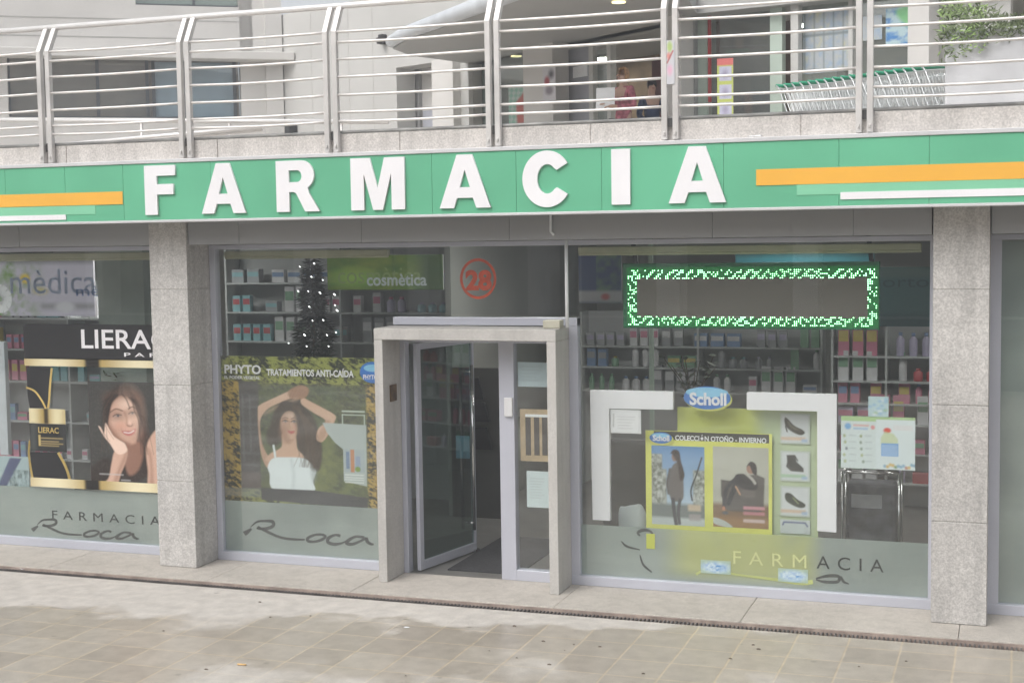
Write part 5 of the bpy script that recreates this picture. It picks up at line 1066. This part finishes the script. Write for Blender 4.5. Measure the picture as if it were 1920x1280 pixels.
def p_ads(seed):
    def f(p):
        p.C[:] = S((176, 182, 186)); k = fbm(p.X/9, p.Y/10, seed); p.mix(np.clip(k*2-.8, 0, 1)*.8, S((140, 168, 196))); k = fbm(p.X/7, p.Y/12, seed+5); p.mix(np.clip(k*2.4-1.3, 0, 1)*.8, S((200, 196, 150)))
        for x in range(1508, 1600, 18): p.rect(x, 0, x+2.5, 200, S((110, 122, 120)), 1, .7)
        p.rect(1500, 62, 1600, 67, S((120, 130, 130)), 1.5, .8)
    return f
tag(picture('poster_sheets', (1506, 16, 1592, 136), -.15, p_ads(4), F=W2, step=1.5), 'block of small pale blue and yellow offer sheets on the upper shop window', 'posters')
tag(picture('poster', (1610, 30, 1654, 76), -.15, p_ads(8), F=W2, step=1.5), 'pale green sheets on the upper window beside the blue leaf poster', 'poster')
def p_leafp(p):
    p.C[:] = S((176, 200, 206)); k = fbm(p.X/14, p.Y/9, 3); p.mix(np.clip(k*3-1.4, 0, 1), S((70, 130, 190))); p.poly([(1680, 20), (1720, 14), (1722, 60), (1700, 50)], S((120, 190, 120)), 4, .9)
tag(picture('poster', (1661, 14, 1721, 84), -.14, p_leafp, F=W2, step=1.5), 'blue and green poster near the pale column on the upper window', 'poster')
def p_xm(p):
    p.C[:] = S((176, 190, 182)); k = ((p.X*.9+p.Y)//9+(p.X-p.Y*.7)//8) % 2; p.mix(k*.8, S((120, 176, 156))); p.poly([(968, 190), (984, 172), (994, 180), (990, 232), (970, 232)], S((176, 90, 80)), 2, sm=False)
tag(picture('poster', (954, 160, 1009, 236), .03, p_xm, F=Wf, step=1.2), 'teal triangle-pattern poster with a red shape on the upper shop glass', 'poster')
def p_rw(p): p.C[:] = S((206, 204, 208)); p.ell(1026, 152, 5, 9, S((170, 60, 70)), 2); p.ell(1034, 140, 5, 8, S((80, 76, 84)), 3); p.ell(1030, 170, 7, 8, S((140, 130, 140)), 3)
tag(picture('poster', (1018, 124, 1042, 190), .37, p_rw, F=Wf, step=1), 'narrow white poster with red and black marks on the pale upper column', 'poster')
def p_ban(p):
    p.C[:] = S((196, 206, 110)); p.rect(1340, 100, 1380, 123, S((222, 120, 116)), 1.5)
    for y in (125, 159, 192): p.rect(1349, y, 1372, y+27, S((200, 200, 220)), 1); p.ell(1360, y+14, 5, 8, S((150, 140, 170)), 3, .7)
bs = thing('standing_banner', 'tall narrow yellow banner with a pink top and three lilac panels behind the railing', 'banner', (P(1360, 200, 6).x, 6, ZF)); picture('banner_sheet', (1345, 110, 1375, 226), -6.0, p_ban, bs, step=1, thick=.01)
MB().box(P(1348, 200, 6).x, P(1372, 200, 6).x, 5.9, 6.2, ZF+.001, ZF+.05).build('foot', DARK, bs)
UL = emat('upper_shop_fill_lamp', (1, .96, .88), 22)  # lamps added inside the upper shop to brighten it
for k, (F_, u_) in enumerate(((Wf, 2.2), (Wf, 5.2), (W2, 1.2), (W2, 3.6))):
    c = F_.at(u_, -1.6, ZC-.06); t = thing('ceiling_fill_light', 'added round fill lamp under the ceiling of the upper shop, '+('leftmost', 'above the doorway', 'behind the banner', 'behind the carts')[k], 'ceiling light', c, 'added fill lamps of the upper shop')
    MB().lathe([(.22, 0), (.25, .05)], (c.x, c.y, c.z), 20).build('housing', SOFG, t); MB().lathe([(.21, -.006), (.21, -.002)], (c.x, c.y, c.z), 20).build('diffuser', UL, t)
# low ramp rails at the left
rr_ = thing('ramp_handrail', 'low pale ramp handrails crossing behind the terrace railing on the left', 'handrail', (P(300, 240, 1.6).x, 1.6, ZF))
a, b = P(-30, 225, 1.6), P(728, 228.5, 1.6); MB().tube([a, b], .026, 10).build('rail', RAILW, rr_)
for x0, y0, x1, y1, Y in ((492, 238, 105, 272, 1.2), (492, 243, 105, 279, 1.25)): MB().tube([P(x0, y0, Y), P(x1, y1, Y)], .02, 8).build('rail', RAILW, rr_)
for x in (265, 430, 640): c = P(x, 228, 1.6); MB().tube([(c.x, 1.6, ZF), (c.x, 1.6, c.z)], .016, 8).build('post', STEEL, rr_)
# shopping carts
G0, G1 = Q(1477, 156, 5.03), Q(1752, 119, 5.03); cdir = (G1-G0); cdir.z = 0; clen = cdir.length; cang = math.atan2(cdir.y, cdir.x)
WIRE = nmat('cart_wire', (.62, .64, .64), .35, .5); HG = nmat('cart_handle_green', (.03, .36, .20), .4)
ct0 = thing('shopping_cart', 'x', 'shopping cart', (0, 0, ZF), 'nested shopping carts on the terrace')
g = MB(); W_ = .19
rimb, rimf, botb, botf = (0.02, .95), (.82, .90), (.22, .50), (.74, .56)
for s in (-1, 1):
    g.tube([(rimb[0], s*W_, rimb[1]), (rimf[0], s*W_*.8, rimf[1])], .010, 6); g.tube([(botb[0], s*W_*.9, botb[1]), (botf[0], s*W_*.75, botf[1])], .008, 6)
    for k in range(9): q = k/8; g.tube([(rimb[0]+(rimf[0]-rimb[0])*q, s*W_*(1-.2*q), rimb[1]+(rimf[1]-rimb[1])*q), (botb[0]+(botf[0]-botb[0])*q, s*W_*(.9-.15*q), botb[1]+(botf[1]-botb[1])*q)], .0045, 4)
for k in range(7): s = -1+k/3; g.tube([(rimb[0], s*W_, rimb[1]), (botb[0], s*W_*.9, botb[1])], .0065, 5); g.tube([(rimf[0], s*W_*.8, rimf[1]), (botf[0], s*W_*.75, botf[1])], .005, 4); g.tube([(botb[0], s*W_*.9, botb[1]), (botf[0], s*W_*.75, botf[1])], .005, 4)
g.build('basket', WIRE, ct0)
g = MB(); g.tube([(-.03, -W_, 1.0), (-.03, W_, 1.0)], .020, 8); g.build('handle', HG, ct0)
g = MB()
for s in (-1, 1): g.tube([(-.03, s*W_, 1.0), (.02, s*W_, .95), (.26, s*W_*.95, .42), (.05, s*W_, .14)], .011, 6); g.tube([(.05, s*W_, .14), (.80, s*W_*.8, .14)], .011, 6); g.tube([(.26, s*W_*.95, .42), (.78, s*W_*.75, .50)], .009, 6)
g.build('frame', WIRE, ct0)
for x in (.08, .76):
    for s in (-1, 1): MB().tube([(x, s*W_*.85-.012, .055), (x, s*W_*.85+.012, .055)], .053, 12).build('wheel', DARK, ct0)
# built at the world origin height: parts were made around the cart's own base
for c in kids(ct0): c.data.transform(Matrix.Translation((0, 0, ZF)))
NCART = 18; ordn = ['first', 'second', 'third', 'fourth', 'fifth', 'sixth', 'seventh', 'eighth', 'ninth', 'tenth', 'eleventh', 'twelfth', 'thirteenth', 'fourteenth', 'fifteenth', 'sixteenth', 'seventeenth', 'last']
for i in range(NCART):
    o = ct0 if i == 0 else copy_tree(ct0)
    p = G0+cdir*(i/(NCART-1)); o.location = (p.x, p.y+.1, ZF); o.rotation_euler.z = cang
    o['label'] = 'green-handled wire shopping cart, %s in the nested row counting from the doorway side' % ordn[i]
# planter
PL = [P(1772, 120, 3.6).x, P(2020, 120, 3.6).x]; zp = P(1850, 52, 3.6).z
pt = thing('terrace_planter', 'large pale stained concrete planter with trailing plants at the right end of the terrace', 'planter', ((PL[0]+PL[1])/2, 4.2, ZF))
def pl_mat():
    m = nmat('stained_concrete', (.56, .565, .58), .85, noise=(3, .12, 5), bump=(12, .3)); return m
MB().box(PL[0], PL[1], 3.6, 5.0, ZF, zp).build('planter_box', pl_mat(), pt, bevel=.02); MB().box(PL[0]+.05, PL[1]-.05, 3.65, 4.95, zp-.02, zp+.004).build('soil', DARK, pt)
PLG = [nmat('planter_leaf_dark', (.15, .19, .09), .7, noise=(7, .4, 2)), nmat('planter_leaf_light', (.28, .40, .14), .7, noise=(7, .4, 2))]
for m_i in range(2):
    g = MB(); rs = random.Random(20+m_i)
    for k in range(1700 if m_i == 0 else 1100):
        x = rs.uniform(PL[0]-.05, PL[1]); cl = vnoise(np.array([x*2.2]), np.array([m_i*3.]))[0]; y = rs.uniform(3.55, 4.6); hgt = (.12+.42*cl)*rs.random() if m_i == 0 else .15+.35*cl*rs.random()
        if m_i == 1 and cl < .5: continue
        z = zp+hgt
        if rs.random() < .30: y = rs.uniform(3.52, 3.6); z = zp-rs.random()**2*(.12+.35*cl)
        d = Vector((rs.uniform(-1, 1), rs.uniform(-1, .4), rs.uniform(-.5, .9))).normalized(); e = d.orthogonal().normalized()*.011; p = Vector((x, y, z)); L = rs.uniform(.05, .10); g.face([p, p+d*L*.5+e, p+d*L, p+d*L*.5-e])
    g.build('foliage', PLG[m_i], pt)

# ---- people on the terrace
def skin_obj(name, verts, edges, radii, mat, parent, root=0, sub=2):
    bm = bmesh.new(); sl = bm.verts.layers.skin.verify(); vs_ = [bm.verts.new(v) for v in verts]
    for v in vs_: pass
    for v, r in zip(vs_, radii): v[sl].radius = (r, r) if isinstance(r, (int, float)) else r
    vs_[root][sl].use_root = True
    for a, b in edges: bm.edges.new((vs_[a], vs_[b]))
    me = bpy.data.meshes.new(name); bm.to_mesh(me); bm.free(); me.materials.append(mat)
    o = bpy.data.objects.new(name, me); sc.collection.objects.link(o); o.parent = parent
    s = o.modifiers.new('skin', 'SKIN'); s.use_smooth_shade = True; b = o.modifiers.new('sub', 'SUBSURF'); b.levels = sub; b.render_levels = sub; return o
SKIN = nmat('skin', (.56, .36, .27), .5, noise=(8, .06, 2))
def person(loc, rz, h, label, top, legs, hair, lw, rw, hairlen=.1):
    t = thing('person', label, 'person', loc); t.rotation_euler.z = rz; k = h/1.72
    V = [(0, 0, .95), (0, .01, 1.15), (0, 0, 1.34), (0, .01, 1.47), (0, -.01, 1.56), (0, -.02, 1.64)]
    Rr = [(.13, .10), (.12, .09), (.14, .10), .05, (.07, .085), (.075, .09)]; E = [(0, 1), (1, 2), (2, 3), (3, 4), (4, 5)]
    arms = []
    for s, wr_ in ((-1, lw), (1, rw)):
        n = len(V); el_ = (s*.23, .03, 1.12); V += [(s*.17, .01, 1.40), el_, wr_]; Rr += [.055, .042, .028]; E += [(2, n), (n, n+1), (n+1, n+2)]; arms.append((n, n+1, n+2, s))
        d = (Vector(wr_)-Vector(el_)).normalized(); pv = Vector(wr_)+d*.07; V.append(tuple(pv)); Rr.append((.036, .016)); E.append((n+2, n+3)); sd = d.cross(Vector((0, 0, 1))).normalized(); up = sd.cross(d)
        for f in range(4):
            b0 = len(V); q = pv+sd*(.026*(f-1.5)/1.5)+d*.02; L = (.032, .038, .036, .028)[f]; V += [tuple(q), tuple(q+d*L-up*.008), tuple(q+d*L*1.7-up*.028)]; Rr += [.010, .009, .008]; E += [(n+3, b0), (b0, b0+1), (b0+1, b0+2)]
        b0 = len(V); q = Vector(wr_)+d*.03-sd*s*.03; V += [tuple(q), tuple(q+d*.035-sd*s*.02)]; Rr += [.011, .009]; E += [(n+3, b0), (b0, b0+1)]
    for s in (-1, 1):
        n = len(V); V += [(s*.09, 0, .88), (s*.10, -.02, .50), (s*.10, .02, .09), (s*.10, -.13, .04)]; Rr += [.085, .058, .038, .035]; E += [(0, n), (n, n+1), (n+1, n+2), (n+2, n+3)]
    sc_ = lambda vv: [tuple(Vector(v)*k) for v in vv]; rk_ = lambda rr: [tuple(x*k for x in r) if isinstance(r, tuple) else r*k for r in rr]
    body = skin_obj('body', sc_(V), E, rk_(Rr), SKIN, t)
    VV = [(0, 0, .84), V[1], V[2], (0, .01, 1.43)]; RR = [(.165, .135), (.14, .11), (.155, .115), .07]; EE = [(0, 1), (1, 2), (2, 3)]
    for n, e, wr_, s in arms: b0 = len(VV); w3 = Vector(V[wr_]).lerp(Vector(V[e]), .12); VV += [V[n], V[e], tuple(w3)]; RR += [.072, .056, .042]; EE += [(2, b0), (b0, b0+1), (b0+1, b0+2)]
    skin_obj('jacket', sc_(VV), EE, rk_(RR), top, t)
    VV = [(0, 0, 1.0)]; RR = [(.155, .125)]; EE = []
    for s in (-1, 1): b0 = len(VV); VV += [(s*.085, 0, .88), (s*.10, -.02, .50), (s*.10, .02, .10)]; RR += [.12, .08, .06]; EE += [(0, b0), (b0, b0+1), (b0+1, b0+2)]
    skin_obj('trousers', sc_(VV), EE, rk_(RR), legs, t)
    g = MB(); bmesh.ops.create_uvsphere(g.bm, u_segments=20, v_segments=14, radius=1)
    bmesh.ops.delete(g.bm, geom=[v for v in g.bm.verts if v.co.y < -.35 and v.co.z < .45], context='VERTS')
    for v in g.bm.verts:
        c = v.co.copy()
        zz = c.z if c.z > 0 else c.z*(1+hairlen*8)
        v.co = Vector((c.x*.088, c.y*.108+.005, 1.655+zz*.105))*k
    for f in g.bm.faces: f.smooth = True
    me = bpy.data.meshes.new('hair'); g.bm.to_mesh(me); g.bm.free(); me.materials.append(hair); o = bpy.data.objects.new('hair', me); sc.collection.objects.link(o); o.parent = t; sm_ = o.modifiers.new('s', 'SOLIDIFY'); sm_.thickness = .012
    fm = nmat('eye_dark', (.03, .02, .02), .3)
    g = MB()
    for s in (-1, 1): g.lathe([(.004, -.006), (.011, 0), (.004, .006)], (s*.03*k, -.108*k, 1.638*k), 8)
    me = bpy.data.meshes.new('eyes'); g.bm.to_mesh(me); g.bm.free(); me.materials.append(fm); o = bpy.data.objects.new('eyes', me); sc.collection.objects.link(o); o.parent = t
    g = MB(); g.tube([Vector((0, -.10, 1.635))*k, Vector((0, -.128, 1.605))*k], .008, 8, .013); g.tube([Vector((0, -.105, 1.612))*k, Vector((0, -.09, 1.60))*k], .01, 6)
    me = bpy.data.meshes.new('nose'); g.bm.to_mesh(me); g.bm.free(); me.materials.append(SKIN); o = bpy.data.objects.new('nose', me); sc.collection.objects.link(o); o.parent = t
    g = MB(); g.tube([Vector((-.022, -.098, 1.578))*k, Vector((0, -.108, 1.575))*k, Vector((.022, -.098, 1.578))*k], .006, 6)
    me = bpy.data.meshes.new('mouth'); g.bm.to_mesh(me); g.bm.free(); me.materials.append(nmat('lip', (.40, .14, .12), .5)); o = bpy.data.objects.new('mouth', me); sc.collection.objects.link(o); o.parent = t
    return t
p1 = Q(1168, 130, ZF+1.66); person((p1.x, p1.y, ZF), R_(-35), 1.66, 'light-haired person in a pink and grey jacket holding a white sheet before the doorway', nmat('pink_grey_knit', (.42, .13, .17), .9, noise=(14, .5, 2)), nmat('grey_trousers', (.14, .14, .15), .9), nmat('blond_hair', (.42, .24, .12), .7, noise=(20, .3, 2)), (-.12, -.26, 1.16), (.10, -.28, 1.12), .04)
p2 = Q(1222, 151, ZF+1.52); person((p2.x, p2.y, ZF), R_(30), 1.52, 'shorter dark-haired person in a navy jacket beside the light-haired person', nmat('navy_cloth', (.035, .06, .13), .9, noise=(9, .2, 2)), nmat('dark_trousers', (.05, .05, .06), .9), nmat('dark_hair', (.05, .035, .03), .6), (-.2, -.20, 1.0), (.18, -.22, 1.02), .02)
c = Q(1138, 185, ZF+1.16); c = P(1136, 186, p1.y-.22)
g = MB(); g.hexa([(c.x-.16, c.y, c.z-.17), (c.x+.14, c.y-.02, c.z-.17), (c.x+.14, c.y-.015, c.z-.17), (c.x-.16, c.y+.005, c.z-.17), (c.x-.15, c.y, c.z+.17), (c.x+.15, c.y-.02, c.z+.17), (c.x+.15, c.y-.015, c.z+.17), (c.x-.15, c.y+.005, c.z+.17)])
tag(g.build('paper_sheet', PAPER), 'white sheet held up by the light-haired person', 'sheet')

# ================================================================== LITTER
def scrap(name, label, cat, c, s, mat, seed):
    rs = random.Random(seed); g = MB(); P_ = {}
    for i in range(4):
        for j in range(3): P_[i, j] = g.bm.verts.new((c[0]+(i-1.5)*s/1.5+rs.uniform(-.2, .2)*s, c[1]+(j-1)*s*.6+rs.uniform(-.2, .2)*s, c[2]+.004+rs.random()*s*.35))
    for i in range(3):
        for j in range(2): g.bm.faces.new([P_[i, j], P_[i+1, j], P_[i+1, j+1], P_[i, j+1]])
    o = g.build(name, mat); so_ = o.modifiers.new('s', 'SOLIDIFY'); so_.thickness = .001; tag(o, label, cat)
q = Q(42, 1064, -.02); scrap('paper_scrap', 'larger crumpled white paper scrap lying on the gutter at the left edge', 'litter', (q.x, q.y, -.03), .05, PAPER, 1)
q = Q(12, 1061, -.02); scrap('paper_scrap', 'flat white paper scrap at the very left end of the gutter', 'litter', (q.x, q.y, -.03), .035, PAPER, 2)
q = Q(762, 1177, -.03); scrap('paper_scrap', 'tiny pale scrap on the paving in front of the door portal', 'litter', (q.x, q.y, -.03), .02, PAPER, 3)
q = P(1413, 250, -.84); scrap('paper_scrap', 'small white scrap caught on the top trim of the green sign above the orange stripe', 'litter', (q.x, -.80, 3.915), .05, PAPER, 4)
q = Q(453, 1245, -.022); tag(MB().tube([(q.x-.035, q.y, -.022), (q.x+.0, q.y+.004, -.022), (q.x+.035, q.y+.006, -.022)], .007, 8).build('cigarette_end', nmat('cigarette_tan', (.70, .46, .20), .8)), 'tan cigarette end lying on the foreground paving', 'litter')
mt = nmat('fallen_debris', (.17, .14, .11), .9)
for k in range(26):
    q = Q(random.uniform(300, 1900), random.uniform(1120, 1270), -.03)
    if q.y > -1.0: continue
    g = MB(); s = random.uniform(.006, .016); g.tube([(q.x-s, q.y, -.026), (q.x, q.y+s*.4, -.024), (q.x+s*.8, q.y, -.026)], s*.4, 5); tag(g.build('debris_bit', mt), 'tiny dark bit of debris on the paving', 'litter', 'tiny dark bits scattered on the paving')

# ================================================================== ACROSS THE SQUARE (seen only in the glass)
ob = thing('opposite_building', 'tan brick apartment block across the square, seen mirrored in the glass', 'building', (-15, -40, 0))
BR = nmat('tan_brick', (.30, .22, .15), .85, noise=(.5, .15, 4)); OD = nmat('opposite_dark', (.03, .033, .035), .3)
g = MB(); g.box(-75, 50, -46, -40, 4.2, 15); g.build('wall', BR, ob)
MB().box(-75, 50, -46, -41.5, -.03, 4.1).build('arcade_back', OD, ob)
g = MB(); x = -74
while x < 50: g.box(x, x+.9, -41.4, -40.1, -.03, 4.15); x += 5.1
g.build('arcade_pier', STUC, ob)
for z in (5.2, 8.2, 11.2):
    for k in range(22):
        x = -73+k*5.5; w_ = MB().box(x, x+(1.6 if k % 3 else 2.8), -40.05, -39.97, z, z+1.5).build('window', OD, ob); MB().box(x-.1, x+3 if k % 3 == 0 else x+1.7, -39.96, -39.9, z-.12, z-.02).build('sill', STUC, w_)
g = MB(); g.face([(-60, -39.8, -.024), (40, -39.8, -.024), (40, -17, -.024), (-60, -17, -.024)]); hd = thing('reflection_hedge', 'clipped dark hedge added across the square to darken the glass reflections', 'hedge', (-14, -17.4, 0)); MB().box(-40, 12, -18, -17, 0, 1.0).build('foliage', nmat('hedge_green', (.035, .05, .025), .9, noise=(5, .5, 4), bump=(20, 1)), hd)  # hedge added to put a dark streak into the glass reflections
tag(g.build('road', nmat('asphalt', (.05, .05, .052), .9, noise=(8, .2, 3)), loc=(0, -28, -.024)), kind='structure')

# thin veil: one even volume added round everything to lift the blacks
hz = MB().box(-85, 60, -62, 62, -1.2, 17).build('haze', bpy.data.materials.new('haze'), loc=(0, 0, -1.2)); hm = hz.data.materials[0]; hm.use_nodes = True; ht = hm.node_tree; ht.nodes.clear()
ho = ht.nodes.new('ShaderNodeOutputMaterial'); hv = ht.nodes.new('ShaderNodeVolumePrincipled'); hv.inputs['Color'].default_value = (.92, .94, .97, 1); hv.inputs['Density'].default_value = .005; ht.links.new(hv.outputs[0], ho.inputs['Volume'])
tag(hz, 'thin pale haze added over the square to lift the blacks', 'haze', kind='stuff')
